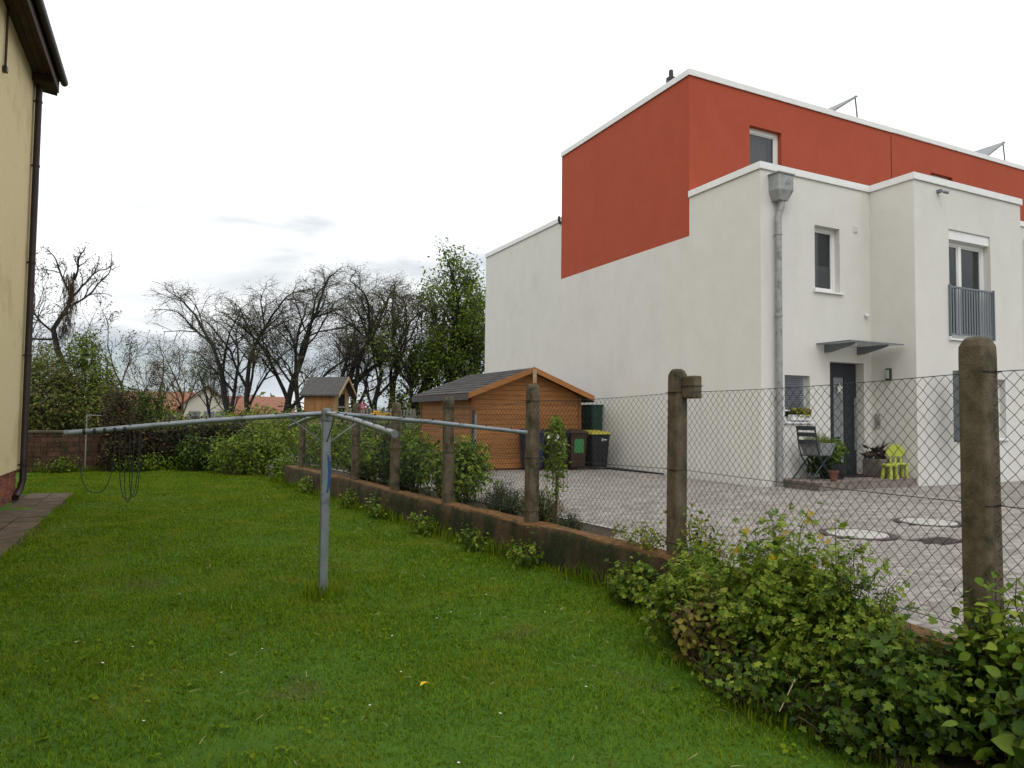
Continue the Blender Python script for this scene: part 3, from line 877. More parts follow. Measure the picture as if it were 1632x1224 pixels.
MB().lathe((0.90, -0.88, TZ), [(0.055, 0), (0.08, .16), (0.09, .16), (0.09, .2), (0.075, .2), (0.07, .15)], 16).build('pot', 'terracotta', tp)
sp = thing('stone_planter', (2.78, -0.40, TZ), 'square stone planter with a dark-leaved plant right of the door', 'planter')
MB().box(2.55, 2.95, -0.62, -0.22, TZ, TZ+.36).build('box', 'stone_pot', sp, bevel=0.02)
v, f = leaves(np.c_[rng.normal(2.75, .06, 60), rng.normal(-.42, .06, 60), rng.uniform(TZ+.36, TZ+.55, 60)], .24, LEAF_S, normal=np.c_[rng.normal(0, 1, 60), rng.normal(0, 1, 60), np.full(60, .5)], width=.5)
tag(link('foliage', np_mesh('foliage', v, f), 'leaf_purple', sp), kind='stuff')
# lime child's chair and stool
lc = thing('child_chair', (2.93, -0.84, TZ), 'lime green plastic child chair with a rounded slotted back by the door', 'chair')
cx, cy = 2.86, -0.80
rzc = R(-30)
def lb(mb, x0, x1, y0, y1, z0, z1): return mb.box(cx+x0, cx+x1, cy+y0, cy+y1, TZ+z0, TZ+z1, rzc, (cx, cy))
lb(MB(), -.15, .15, -.13, .13, .26, .30).build('seat', 'lime', lc, bevel=0.02)
for a, b in ((-.13, -.11), (.09, -.11), (-.13, .09), (.09, .09)):
    mb = MB(); lb(mb, a-.005, a+.055, b-.005, b+.055, 0, .258); mb.build('leg', 'lime', lc, bevel=0.012)
bk = MB()
pts = []
for i in range(17):
    a = math.pi*i/16
    pts.append((0.19*math.cos(a), 0.50+0.17*math.sin(a)))
outl = pts+[(-.14, .42), (.14, .42)]
n0 = len(bk.v)
for yy in (.11, .14):
    for x, z in outl:
        c_, s_ = math.cos(rzc), math.sin(rzc)
        bk.v.append((cx+x*c_-yy*s_, cy+x*s_+yy*c_, TZ+z))
kk = len(outl)
bk.f += [tuple(range(kk)), tuple(range(kk, 2*kk))[::-1]]+[(i, (i+1) % kk, kk+(i+1) % kk, kk+i) for i in range(kk)]
bk.build('backrest', 'lime', lc)
for x in (-.12, -.02, .08):
    mb = MB(); lb(mb, x, x+.04, .112, .138, .30, .42); mb.build('back_slat', 'lime', lc)
ls = thing('child_stool', (2.62, -0.86, TZ), 'low lime green plastic child stool left of the lime chair', 'stool')
sx0, sy0 = 2.52, -0.85
MB().lathe((sx0, sy0, TZ+.24), [(0.145, 0), (0.15, .02), (0.15, .04), (0.13, .05)], 20).build('seat', 'lime', ls, True)
for k in range(4):
    a = math.pi/4+k*math.pi/2
    MB().tube([(sx0+.1*math.cos(a), sy0+.1*math.sin(a), TZ+.24), (sx0+.13*math.cos(a), sy0+.13*math.sin(a), TZ)], [.03, .036], 10).build('leg', 'lime', ls)
dm = MB().box(1.98, 2.86, -0.42, 0.10, TZ-0.001, TZ+0.014).build('door_mat', 'bin_black'); tag(dm, 'black door mat on the step before the front door', 'mat')
# star on the door
sm = MB()
n = 5; pts = []
for i in range(2*n):
    a = math.pi/2+i*math.pi/n; r_ = .10 if i % 2 == 0 else .042
    pts.append((2.40+r_*math.cos(a), 2.24+r_*math.sin(a)*1.2))
sm.prism(pts, 'y', 0.165, 0.185)
tag(sm.build('star_ornament', 'petal_white'), 'white star ornament hanging on the dark front door', 'ornament')
# window box
wb = thing('window_box', (1.05, 0.0, LOW[2]), 'flower box with yellow-green blooms on the sill below the blind', 'flower box')
MB().box(0.80, 1.28, -0.045, 0.09, LOW[2]+0.035, LOW[2]+0.15).build('box', 'pvc', wb)
v, f = leaves(np.c_[rng.uniform(.84, 1.27, 260), rng.uniform(-.06, .09, 260), rng.uniform(LOW[2]+.12, LOW[2]+.27, 260)], .06, LEAF_S)
tag(link('blooms', np_mesh('blooms', v, f), 'lid_yellow', wb), kind='stuff')
v, f = leaves(np.c_[rng.uniform(.82, 1.27, 200), rng.uniform(-.06, .09, 200), rng.uniform(LOW[2]+.12, LOW[2]+.25, 200)], .07, LEAF_S)
tag(link('foliage', np_mesh('foliage', v, f), 'leaf_mid', wb), kind='stuff')
# letterbox stand near the wing
lt = thing('letterbox', (4.1, -1.45, YARD), 'grey letterbox on a slim post beside the wing, half hidden by the near fence post', 'letterbox')
MB().box(3.74, 4.12, -1.56, -1.36, YARD+.88, YARD+2.30).build('case', 'rail_grey', lt, bevel=.01)
MB().box(3.78, 4.08, -1.572, -1.5605, YARD+1.25, YARD+2.12).build('door_panel', 'glass', lt)
MB().box(3.78, 4.08, -1.574, -1.5605, YARD+2.16, YARD+2.26).build('name_plate', 'pvc', lt)
MB().box(4.02, 4.07, -1.49, -1.43, YARD, YARD+.88).build('post', 'zinc', lt)

# ------------------------------------------------------------------ shed
S = thing('garden_shed', (-2.25, 5.3, YARD), 'orange-brown log cabin shed with a low felt gable roof beside the white wall', 'shed')
sx0, sx1, sy0, sy1 = -3.80, -0.80, 5.30, 8.9
EZ, RZ, XM = 2.13, 2.71, -2.30
ph = 0.118
z = YARD+0.04; i = 0
def roof_z(x): return EZ+(RZ-EZ)*(1-abs(x-XM)/(XM-sx0))
while z < RZ-0.05:
    z1 = min(z+ph, RZ-0.02)
    if z1 <= EZ:
        poly = [(sx0+.05, z), (sx1-.05, z), (sx1-.05, z1-.008), (sx0+.05, z1-.008)]
    else:
        def half(zv): return (XM-sx0-.05)*max(0.0, min(1.0, 1-(zv-EZ)/(RZ-EZ)))
        a, b = half(z), half(z1-.008)
        poly = [(XM-a, z), (XM+a, z), (XM+b, z1-.008), (XM-b, z1-.008)]
    MB().prism(poly, 'y', sy0+rnd.uniform(0, .004), sy0+.05).build('plank', 'larch', S)
    if z1 <= EZ+.01:
        MB().box(sx0+rnd.uniform(0, .004), sx0+.05, sy0+.06, sy1, z, z1-.008).build('plank', 'larch_side', S)
        MB().box(sx1-.05, sx1, sy0+.06, sy1, z, z1-.008).build('plank', 'larch', S)
    z += ph
MB().box(sx0+.06, sx1-.06, sy0+.051, sy1, YARD, EZ-.05).build('inner_wall', 'larch_dark', S)
MB().prism([(sx0+.08, EZ-.05), (sx1-.08, EZ-.05), (XM, RZ-.08)], 'y', sy0+.051, sy1).build('inner_gable', 'larch_dark', S)
for x in (sx0-.02, sx1-.06):
    MB().box(x, x+.08, sy0-.03, sy0+.052, YARD, EZ-.02).build('corner_post', 'larch_dark', S)
MB().box(sx0-.02, sx0+.05, sy1, sy1+.08, YARD, EZ-.02).build('corner_post', 'larch_dark', S)
# roof: two slopes, bargeboards, felt courses
ov, of = 0.22, 0.30
for sgn in (-1, 1):
    ex = XM+sgn*(XM-sx0+ov)*1.0
    ez = EZ-(RZ-EZ)*ov/(XM-sx0)
    a = (ex, ez+.03); b = (XM, RZ+.03)
    dx, dz = b[0]-a[0], b[1]-a[1]; ln = math.hypot(dx, dz); nxv, nzv = (-dz/ln, dx/ln) if sgn < 0 else (dz/ln, -dx/ln)
    MB().prism([a, b, (b[0], b[1]+.03), (a[0]+nxv*.03, a[1]+nzv*.03)], 'y', sy0-of, sy1+.2).build('roof_deck', 'larch_dark', S)
    parts = []
    nc = 9
    v_all = []; f_all = []
    for c_ in range(nc):
        t0, t1 = c_/nc, (c_+1.25)/nc
        t1 = min(t1, 1.0)
        for k in range(24):
            off = 0.08 if c_ % 2 else 0
            ya, yb = sy0-of+k*(sy1+.2-sy0+of)/24+off*0, sy0-of+(k+1)*(sy1+.2-sy0+of)/24-.008
            p0 = Vector((a[0]+dx*t0, 0, a[1]+dz*t0)); p1 = Vector((a[0]+dx*t1, 0, a[1]+dz*t1))
            l0, l1 = 0.05+rnd.uniform(0, .004), 0.034
            q = [(p0.x+nxv*l0, ya, p0.z+nzv*l0), (p0.x+nxv*l0, yb, p0.z+nzv*l0), (p1.x+nxv*l1, yb, p1.z+nzv*l1), (p1.x+nxv*l1, ya, p1.z+nzv*l1)]
            n_ = len(v_all); v_all += q; f_all.append((n_, n_+1, n_+2, n_+3))
    tag(link('shingles', np_mesh('shingles', v_all, f_all), 'felt', S), kind='stuff')
    MB().prism([(a[0]-sgn*0, a[1]-.085), (b[0], b[1]-.085), (b[0], b[1]+.045), (a[0], a[1]+.045)], 'y', sy0-of-.03, sy0-of-.001).build('bargeboard', 'larch', S)
    MB().box(min(ex, ex+sgn*.02), max(ex, ex+sgn*.02), sy0-of, sy1+.2, ez-.09, ez+.055).build('fascia', 'felt', S)
MB().box(XM-.05, XM+.05, sy0-of-.05, sy0-of-.031, RZ-.32, RZ+.02).build('gable_finial', 'pale_wood', S)
# leaning poles and a watering hose post beside the shed
pole = MB().tube([(-4.35, 4.0, 0.3), (-4.30, 4.0, 1.72)], 0.028, 8).build('stake', 'anthracite'); tag(pole, 'dark garden stake standing before the shed left corner', 'stake')
pole = MB().tube([(-4.15, 4.3, 0.3), (-4.12, 4.3, 1.62)], 0.035, 8).build('stake', 'picket'); tag(pole, 'grey wooden stake right of the dark one before the shed', 'stake')

# dark green board between shed and house, and the bins
gb = thing('green_cabinet', (-0.2, 5.8, YARD), 'dark green garden cabinet between the shed and the white wall', 'cabinet')
MB().box(-0.36, -0.04, 5.42, 6.17, YARD, YARD+1.59).build('body', 'green_board', gb, bevel=.01)
MB().box(-0.34, -0.06, 5.405, 5.4195, YARD+.05, YARD+1.55).build('door', 'green_board', gb)
MB().box(-0.38, -0.02, 5.39, 6.2, YARD+1.591, YARD+1.62).build('lid', 'green_board', gb)
def bin_(x, y, h, wd, bm, lm, lab, sticker=None, stz=.55):
    t = thing('wheelie_bin', (x, y, YARD), lab, 'bin', 'wheelie bins beside the shed')
    a, b = wd*.40, wd*.5
    m = MB()
    m.v = [(x-a, y-a, YARD+.06), (x+a, y-a, YARD+.06), (x+a, y+a, YARD+.06), (x-a, y+a, YARD+.06), (x-b, y-b, YARD+h-.08), (x+b, y-b, YARD+h-.08), (x+b, y+b, YARD+h-.08), (x-b, y+b, YARD+h-.08)]
    m.f = [(0, 3, 2, 1), (4, 5, 6, 7), (0, 1, 5, 4), (1, 2, 6, 5), (2, 3, 7, 6), (3, 0, 4, 7)]
    body = m.build('body', bm, t, bevel=.02)
    MB().box(x-b-.012, x+b+.012, y-b-.012, y+b, YARD+h-.12, YARD+h-.079).build('rim', bm, t, bevel=.008)
    l = MB()
    l.v = [(x-b-.02, y-b-.04, YARD+h-.078), (x+b+.02, y-b-.04, YARD+h-.078), (x+b+.02, y+b+.02, YARD+h-.078), (x-b-.02, y+b+.02, YARD+h-.078),
           (x-b+.02, y-b+.02, YARD+h-.02), (x+b-.02, y-b+.02, YARD+h-.02), (x+b-.02, y+b, YARD+h+.02), (x-b+.02, y+b, YARD+h+.02)]
    l.f = m.f
    l.build('lid', lm, t, bevel=.012)
    for s in (-1, 1):
        w_ = MB().lathe((0, 0, 0), [(.02, -.03), (.1, -.03), (.1, .03), (.02, .03)], 18).build('wheel', 'bin_black', t)
        w_.matrix_world = Matrix.Translation((x+s*(a+.02), y+a, YARD+.1)) @ Matrix.Rotation(R(90), 4, 'Y')
    MB().tube([(x-b*.8, y+b+.06, YARD+h-.06), (x+b*.8, y+b+.06, YARD+h-.06)], .016, 8).build('handle', bm, t)
    if sticker:
        kx = b*.55
        yy = lambda z: y-a-(b-a)*(z-.06)/(h-.14)-.004
        z0, z1 = stz, stz+.34
        if sticker == 'mark':
            MB().quad((x+.02, yy(.70), YARD+.70), (x+.05, yy(.70), YARD+.70), (x+.05, yy(.78), YARD+.78), (x+.02, yy(.78), YARD+.78)).quad((x+.06, yy(.725), YARD+.725), (x+.17, yy(.725), YARD+.725), (x+.17, yy(.755), YARD+.755), (x+.06, yy(.755), YARD+.755)).build('emblem', 'sticker_white', t)
        else:
            MB().quad((x-kx, yy(z0), YARD+z0), (x+kx, yy(z0), YARD+z0), (x+kx, yy(z1), YARD+z1), (x-kx, yy(z1), YARD+z1)).build('sticker', sticker, t)
    return t
bin_(-2.36, 4.95, .98, .46, 'bin_blue', 'bin_blue', 'blue wheelie bin mostly hidden behind a fence post')
bin_(-1.74, 4.92, .98, .50, 'bin_black', 'bin_black', 'black wheelie bin with a white sticker behind the young tree', 'sticker_white', .38)
bin_(-1.22, 4.88, .98, .48, 'bin_brown', 'bin_brown', 'brown wheelie bin with a green sticker between two black bins', 'sticker_green', .42)
bin_(-0.62, 4.85, .95, .52, 'bin_black', 'lid_yellow', 'black wheelie bin with a yellow lid nearest the white wall', 'mark')
# dark flat wedge at the foot of the white wall
tag(MB().prism([(-0.34, 4.35), (-0.02, 2.9), (-0.02, 4.9), (-0.34, 4.9)], 'z', YARD+.002, YARD+.03).build('dark_wedge', 'bin_black'), 'dark flat wedge on the paving at the foot of the white wall', 'mat')

# ------------------------------------------------------------------ fence
fwall = None
ysw = np.arange(-10.0, 6.6, 0.22)
mv = []; mf = []
prof = [(-.13, -.15), (-.13, .30), (-.125, PT-.03), (-.10, PT), (.10, PT), (.125, PT-.03), (.13, .1)]
k = len(prof)
for i, y in enumerate(ysw):
    x = fence_x(y)
    for (dx, z) in prof:
        j = 0.005 if z > .2 else .003
        mv.append((x+dx+rnd.gauss(0, j), y, z+(rnd.gauss(0, .006) if z > .35 else 0)+(0.008*math.sin(y*0.7) if z > .35 else 0)))
for i in range(len(ysw)-1):
    for j in range(k-1):
        a = i*k+j
        mf.append((a, a+1, a+k+1, a+k))
mb = MB(); mb.v = mv; mb.f = mf+[tuple(range(k)), tuple((len(ysw)-1)*k+j for j in range(k))[::-1]]
lw = mb.build('low_wall', 'plinth', None, True)
tag(lw, 'low mossy concrete retaining wall under the chain-link fence', 'wall')

FN = thing('chain_link_fence', (-6.56, -2.98, PT), 'dark chain-link fence on mossy square concrete posts above the low wall', 'fence')
POSTS = [p for p in FENCE if p[1] < 8]
PW_ = 0.128
def post(x, y, top, w, lean=0.0, lx=0.0):
    m = MB()
    rings = [(-.05, 1.0), (0.5, 1.0), (top-.10, .96), (top-.05, .94), (top-.015, .78), (top, .5)]
    z0 = PT
    for zz, s in rings:
        h = w/2*s; c_ = h*(.86 if zz < top-.03 else .7)
        hz = zz
        ox, oy = lean*zz, lx*zz
        for dx, dy in ((-h, -c_), (-c_, -h), (c_, -h), (h, -c_), (h, c_), (c_, h), (-c_, h), (-h, c_)):
            m.v.append((x+dx+ox, y+dy+oy, z0+hz))
    for i in range(len(rings)-1):
        for j in range(8):
            m.f.append((i*8+j, i*8+(j+1) % 8, (i+1)*8+(j+1) % 8, (i+1)*8+j))
    m.f.append(tuple((len(rings)-1)*8+j for j in range(8)))
    return m
ztop_y = lambda y: float(np.interp(y, [-10, -7.8, -5.2, -3, 0, 6], [1.90, 1.85, 1.815, 1.77, 1.66, 1.50]))
for i, (x, y) in enumerate(POSTS[:-1]):
    o = post(x, y, float(np.interp(y, [-7.8, -5.2, -3, -1, .6, 2.5, 5.7], [1.60, 1.585, 1.53, 1.42, 1.36, 1.36, 1.24])), PW_ if y > -7 else .135, rnd.uniform(-.008, .008), rnd.uniform(-.006, .006)).build('post', 'concrete_post', FN, bevel=.006)
    # tie wires round the post
    for z in (ztop_y(y), .5+(ztop_y(y)-.5)*.5, .54):
        h = PW_/2+.003 if y > -7 else .071
        MB().box(x-h, x+h, y-h, y+h, z-.0018, z+.0018).build('tie_wire', 'wire', o)
PITCH_, VST = 0.033, 0.035
for (xa, ya), (xb, yb) in zip(FENCE[1:], FENCE[2:]):
    A = np.array((xa+.02, ya)); B = np.array((xb+.02, yb)); Ln = np.linalg.norm(B-A); dirn = (B-A)/Ln
    nrm = np.array((-dirn[1], dirn[0]))
    nw = int((Ln-.12)/PITCH_); nz = 37
    P0 = []; P1 = []
    ztop = lambda s: ztop_y(A[1]+dirn[1]*s)-.018*math.sin(math.pi*s/Ln)
    def pt(j, kk):
        s = .06+PITCH_*(j+.5)+(.5 if (j+kk) % 2 else -.5)*PITCH_*.98
        zt = ztop(s); zb = .5
        z = zb+(zt-zb)*kk/nz
        wob = .006*math.sin(s*5+z*3)
        q = A+dirn*s+nrm*(wob+(.003 if kk % 2 else -.003))
        return (q[0], q[1], z)
    for j in range(nw):
        for kk in range(nz):
            P0.append(pt(j, kk)); P1.append(pt(j, kk+1))
    v, f = segs(P0, P1, .0018, .0018)
    o = link('wire_mesh', np_mesh('wire_mesh', v, f), 'wire', FN); tag(o, kind='stuff')
    for zf in (1.0, .5, 0.02):
        pts = []
        for i in range(9):
            s = Ln*i/8
            q = A+dirn*s
            pts.append((q[0], q[1], .5+(ztop(s)-.5)*zf))
        MB().tube(pts, .0024, 5).build('tension_wire', 'wire', FN)
# box on the second post
sg = thing('post_box', (-6.22, -5.30, 1.82), 'weathered grey metal plate box fixed to the side of a concrete fence post', 'box')
MB().box(-6.33, -6.24, -5.40, -5.245, 1.76, 1.95).build('case', 'zinc', sg, bevel=.012).data.materials[0] = MATS['concrete_post']
MB().box(-6.333, -6.237, -5.404, -5.243, 1.86, 1.868).build('seam', 'anthracite', sg)

# ------------------------------------------------------------------ rotary clothes dryer
DX, DY = -8.97, -3.63
D = thing('clothes_dryer', (DX, DY, 0), 'four-armed galvanised steel clothes dryer standing in the lawn', 'clothes dryer')
w2 = .036
MB().box(DX-w2, DX+w2, DY-w2, DY+w2, -.2, 1.58).build('post', 'steel', D, bevel=.008)
MB().lathe((DX, DY, 1.53), [(.04, 0), (.05, .01), (.05, .07), (.045, .09), (.04, .11), (.02, .115)], 14).build('hub', 'rail_grey', D, True)
ends = {'r': (-6.98, DY, 1.43), 'l': (-10.93, DY, 1.43), 'f': (DX, -5.70, 1.48), 'b': (DX, -1.62, 1.45)}
arms = {}
for kx, e_ in ends.items():
    e_ = Vector(e_); s_ = Vector((DX, DY, 1.605)); dv = (e_-s_)
    st_ = s_+dv.normalized()*.05
    a = MB().tube([st_, s_+dv*.5+Vector((0, 0, .012)), e_], .021, 12).build('arm', 'steel', D, True)
    arms[kx] = (s_, dv)
    for q in (.22, .36, .5, .64, .78, .92):
        c_ = s_+dv*q+Vector((0, 0, .012*(1-abs(q-.5)*2)))
        side = Vector((-dv.y, dv.x, 0)).normalized()
        u = dv.normalized()
        MB().tube([c_-side*.012+Vector((0, 0, .017)), c_+Vector((0, 0, .034)), c_+side*.014+Vector((0, 0, .019))], .005, 6).build('line_hook', 'cord', a)
    MB().tube([e_-dv.normalized()*.02, e_+dv.normalized()*.012], .024, 12).build('end_cap', 'rail_grey', a)
    # diagonal brace under the hub
    MB().tube([s_+dv*.16+Vector((0, 0, -.02)), Vector((DX, DY, 1.36))+dv.normalized()*.045], .007, 6).build('brace', 'rail_grey', D)
def on(kx, q, dz=.03):
    s_, dv = arms[kx]
    return s_+dv*q+Vector((0, 0, dz))
def sagline(a, b, sag, n=9): return [a.lerp(b, i/(n-1))-Vector((0, 0, sag*math.sin(math.pi*i/(n-1)))) for i in range(n)]
for q, sag in ((.22, .02), (.36, .03), (.5, .05)):
    for pr in (('f', 'r'), ('r', 'b'), ('b', 'l'), ('l', 'f')):
        if pr == ('l', 'f') and q > .3: continue
        MB().tube(sagline(on(pr[0], q), on(pr[1], q), sag), .0022, 5).build('clothes_line', 'cord', D)
MB().tube(sagline(on('f', .9), on('r', .66), .04), .0022, 5).build('clothes_line', 'cord', D)
# slack line loops hanging from the left arm
def loop(x0, x1, zb, top=1.44, y=DY):
    pts = []
    for i in range(25):
        t_ = i/24
        x = x0+(x1-x0)*(0.5-0.5*math.cos(math.pi*t_))
        z = zb+(top-zb)*abs(2*t_-1)**2.6
        pts.append((x, y+.02*math.sin(5*t_), z))
    return pts
for a in ((-10.84, -10.60, .97), (-10.57, -10.43, .91), (-10.53, -10.47, .89), (-10.50, -10.42, .93)):
    MB().tube(loop(*a), .0035, 5).build('hanging_line', 'cord', D)
for i in range(5):
    x = -10.80+i*.09
    s_, dv = arms['l']
    MB().tube([s_+dv*(.80+i*.035)-dv.normalized()*.012, s_+dv*(.80+i*.035)+dv.normalized()*.008], .0235, 10).build('line_wrap', 'cord', D)
# blue paint stroke on the post
pts = []
for i in range(13):
    t_ = i/12
    pts.append((DX-w2+.048+.018*math.sin(t_*math.pi), 1.235-.33*t_, .008+.006*math.sin(t_*math.pi)))
mb = MB()
for i in range(12):
    a, b = pts[i], pts[i+1]
    mb.quad((a[0]-a[2], DY-w2-.0015, a[1]), (a[0]+a[2], DY-w2-.0015, a[1]), (b[0]+b[2], DY-w2-.0015, b[1]), (b[0]-b[2], DY-w2-.0015, b[1]))
mb.build('paint_mark', 'blue_paint', D)

# ------------------------------------------------------------------ yellow house at the left
Yh = thing('yellow_house', (-12.55, 5.4, 0), 'yellow plastered house with brick base and dark downpipe at the left edge', 'house')
YX, YE = -12.63, 5.42
mb = MB()
YW2 = (0.9, 2.60, 4.25, 5.9)
holes_wall('x', YX, -12, YE, 0.54, 8.4, [YW2], .16, mb, -1)
mb.quad((YX, YE, .54), (-22, YE, .54), (-22, YE, 8.4), (YX, YE, 8.4))
mb.quad((YX, -12, .54), (-22, -12, .54), (-22, -12, 8.4), (YX, -12, 8.4)); mb.quad((YX, YE, .54), (-22, YE, .54), (-22, -12, .54), (YX, -12, .54))
mb.build('wall', 'yellow_plaster', Yh)
MB().box(YX-.02, YX+.012, YE-.09, YE+.012, .545, 7.75).build('corner_trim', 'yellow_plaster', Yh)
for (a, b, c_, d) in (YW2,):
    x = YX-.12
    wn = MB().box(x-.06, x, a, a+.08, c_+.01, d).box(x-.06, x, b-.08, b, c_+.01, d).box(x-.06, x, a+.08, b-.08, c_+.01, c_+.09).box(x-.06, x, a+.08, b-.08, d-.08, d).build('window', 'pvc', Yh)
    MB().box(x-.04, x-.03, a+.08, b-.08, c_+.09, d-.08).build('pane', 'glass', wn)
    MB().box(x-.5, x-.45, a, b, c_, d).build('room', 'roof_flat', wn)
    MB().box(x, YX+.06, a-.03, b+.03, c_-.03, c_+.008).build('sill', 'brown_metal', wn)
    MB().box(YX-.118, YX+.012, b-.012, b-.001, c_+.01, d).build('shutter_rail', 'brown_wood', wn)
MB().tube([(YX+.03, 2.78, 6.80), (YX+.03, 2.80, 7.74)], .018, 8).build('conduit', 'brown_wood', Yh)
MB().box(YX+.001, YX+.06, 2.73, 2.83, 6.72, 6.80).build('conduit_bracket', 'brown_metal', Yh)
# brick base
bs = MB().box(-22, YX-.035, -12, YE-.035, -.2, .535).build('brick_base', 'mortar', Yh)
bme = MB().box(-.012, .0, -.117, .117, 0, .062).mesh('brick'); bme.materials.append(MATS['brick'])
for r_ in range(7):
    for c_ in range(15):
        o = bpy.data.objects.new('brick', bme); C.objects.link(o)
        y = YE-.16-c_*.245-(.12 if r_ % 2 else 0)
        o.location = (YX-.022+rnd.uniform(-.002, .003), y, .012+r_*.0745)
        o.parent = bs
# downpipe
dpp = MB().tube([(YX+.085, YE-.10, 7.7), (YX+.085, YE-.10, .34), (YX+.06, YE-.16, .2), (YX+.03, YE-.30, .09), (YX+.03, YE-.38, .07)], .055, 14).build('downpipe', 'brown_metal', Yh, True)
for z in (.62, 2.6, 4.3, 6.1, 7.3):
    MB().lathe((YX+.085, YE-.10, z), [(.056, -.02), (.064, -.02), (.064, .02), (.056, .02)], 14).box(YX, YX+.04, YE-.11, YE-.09, z-.01, z+.01).build('pipe_clip', 'brown_metal', dpp)
# eaves: soffit boards, fascia, gutter, roof slope
for i, (xa, xb) in enumerate(((0, .11), (.115, .225), (.23, .34))):
    MB().box(YX+xa+.002, YX+xb, -12, YE+.12, 7.74+.004*i, 7.765+.004*i).build('soffit_board', 'brown_wood', Yh)
MB().box(YX+.342, YX+.365, -12, YE+.14, 7.62, 7.88).build('fascia', 'brown_wood', Yh)
gt = MB()
pr = []
for i in range(9):
    a = math.pi+math.pi*i/8
    pr.append((YX+.437+.068*math.cos(a), 7.86+.085*math.sin(a)))
pr += [(YX+.437+.062*math.cos(math.pi*2-math.pi*i/8), 7.862+.078*math.sin(math.pi*2-math.pi*i/8)) for i in range(9)]
gt.prism(pr, 'y', -12, YE+.16)
gt.prism(pr[:9], 'y', YE+.161, YE+.168)
gt.build('gutter', 'brown_metal', Yh)
MB().prism([(YX+.0, 7.60), (YX+.34, 7.56), (YX+.34, 7.93), (YX+.0, 8.0)], 'y', YE+.122, YE+.142).build('eave_end_board', 'brown_wood', Yh)
MB().box(YX+.02, YX+.34, YE-.35, YE+.12, 7.60, 7.735).build('eave_box', 'brown_wood', Yh)
MB().prism([(YX+.41, 7.90), (YX+.41, 7.95), (-17.3, 11.5), (-17.3, 11.45)], 'y', -12, YE+.2).prism([(-17.3, 11.45), (-17.3, 11.5), (-22.2, 8.4), (-22.2, 8.35)], 'y', -12, YE+.2).build('roof', 'tile_roof', Yh)
MB().prism([(YX+.34, 7.77), (YX+.34, 7.85), (-17.3, 11.42), (-22, 8.3), (-22, 7.9)], 'y', YE+.02, YE+.05).build('verge_board', 'brown_wood', Yh)

# ------------------------------------------------------------------ back wall, carpet pole
BW = thing('brick_wall', (-12.5, 12.0, 0), 'low dark brick garden wall at the end of the lawn behind the yellow house', 'wall')
core = MB().box(-18, -7.4, 12.03, 12.26, -.2, 1.02).build('wall_core', 'old_mortar', BW)
bme = MB().box(-.142, .142, -.03, .0, 0, .118).mesh('brick'); bme.materials.append(MATS['old_brick'])
for r_ in range(8):
    for c_ in range(11):
        x = -13.95+c_*.30+(.15 if r_ % 2 else 0)
        o = bpy.data.objects.new('brick', bme); C.objects.link(o)
        o.location = (x, 12.03+rnd.uniform(-.006, .004), .01+r_*.128); o.parent = core
MB().box(-18, -7.35, 11.97, 12.32, 1.024, 1.075).build('cap', 'old_mortar', BW)
cp_ = thing('carpet_pole', (-12.16, 11.5, 0), 'thin grey steel carpet-beating frame before the brick wall', 'frame')
MB().tube([(-12.16, 11.75, -.1), (-12.16, 11.75, 1.5)], .018, 10).build('upright', 'zinc', cp_)
MB().tube([(-12.16, 11.75, 1.49), (-11.3, 11.78, 1.47)], .014, 10).build('crossbar', 'zinc', cp_)
MB().tube([(-11.3, 11.78, -.1), (-11.3, 11.78, 1.48)], .018, 10).build('upright', 'zinc', cp_)
MB().box(-12.12, -11.8, 11.74, 11.77, 1.02, 1.05).build('board', 'pale_wood', cp_)

# ------------------------------------------------------------------ play hut, picket fence, toys
PH = thing('play_hut', (-5.75, 12.4, 0), 'raised wooden play hut with grey gable roof behind the hedge', 'play hut')
PH.rotation_euler.z = R(-41)
PH.scale = (.82, .82, 1.0)
bpy.context.view_layer.update()
def hut(mb, name, m, parent=PH, **k):
    o = link(name, mb.mesh(name), m, None, **k)
    o.parent = parent
    return o
hl, hw, hz0, hz1, hzr = .64, .56, 1.28, 2.26, 2.72
for sx_ in (-hl+.06, hl-.06):
    for sy_ in (-hw+.06, hw-.06):
        hut(MB().box(sx_-.05, sx_+.05, sy_-.05, sy_+.05, -.1, hz0), 'leg', 'pale_wood')
hut(MB().box(-hl-.05, hl+.3, -hw-.05, hw+.05, hz0, hz0+.05), 'floor', 'pale_wood')
for i in range(13):
    x0 = -hl+i*2*hl/13
    for s in (-1, 1):
        y0 = s*hw
        hut(MB().box(x0+.003, x0+2*hl/13-.003, min(y0, y0-s*.025), max(y0, y0-s*.025), hz0+.05, hz1+rnd.uniform(-.005, .005)), 'plank', 'hut_wood')
for i in range(11):
    y0 = -hw+i*2*hw/11
    ym = y0+hw/11
    zt = hz1+(hzr-hz1)*(1-abs(ym)/hw)-.04
    hut(MB().box(-hl, -hl+.02, y0+.003, y0+2*hw/11-.003, hz0+.05, zt), 'plank', 'hut_wood')
    if abs(ym) > .30:
        hut(MB().box(hl-.02, hl, y0+.003, y0+2*hw/11-.003, hz0+.05, zt), 'plank', 'pale_wood')
    else:
        hut(MB().box(hl-.02, hl, y0+.003, y0+2*hw/11-.003, hz1-.04, zt), 'plank', 'hut_wood')
hut(MB().box(hl+.001, hl+.03, -.32, .32, hz0+.5, hz0+.56), 'gate_bar', 'picket')
hut(MB().box(hl-.06, hl-.021, -.30, .30, hz0+.05, hz1-.05), 'doorway_shade', 'dark')  # black sheet painted in as the shade of the open entrance
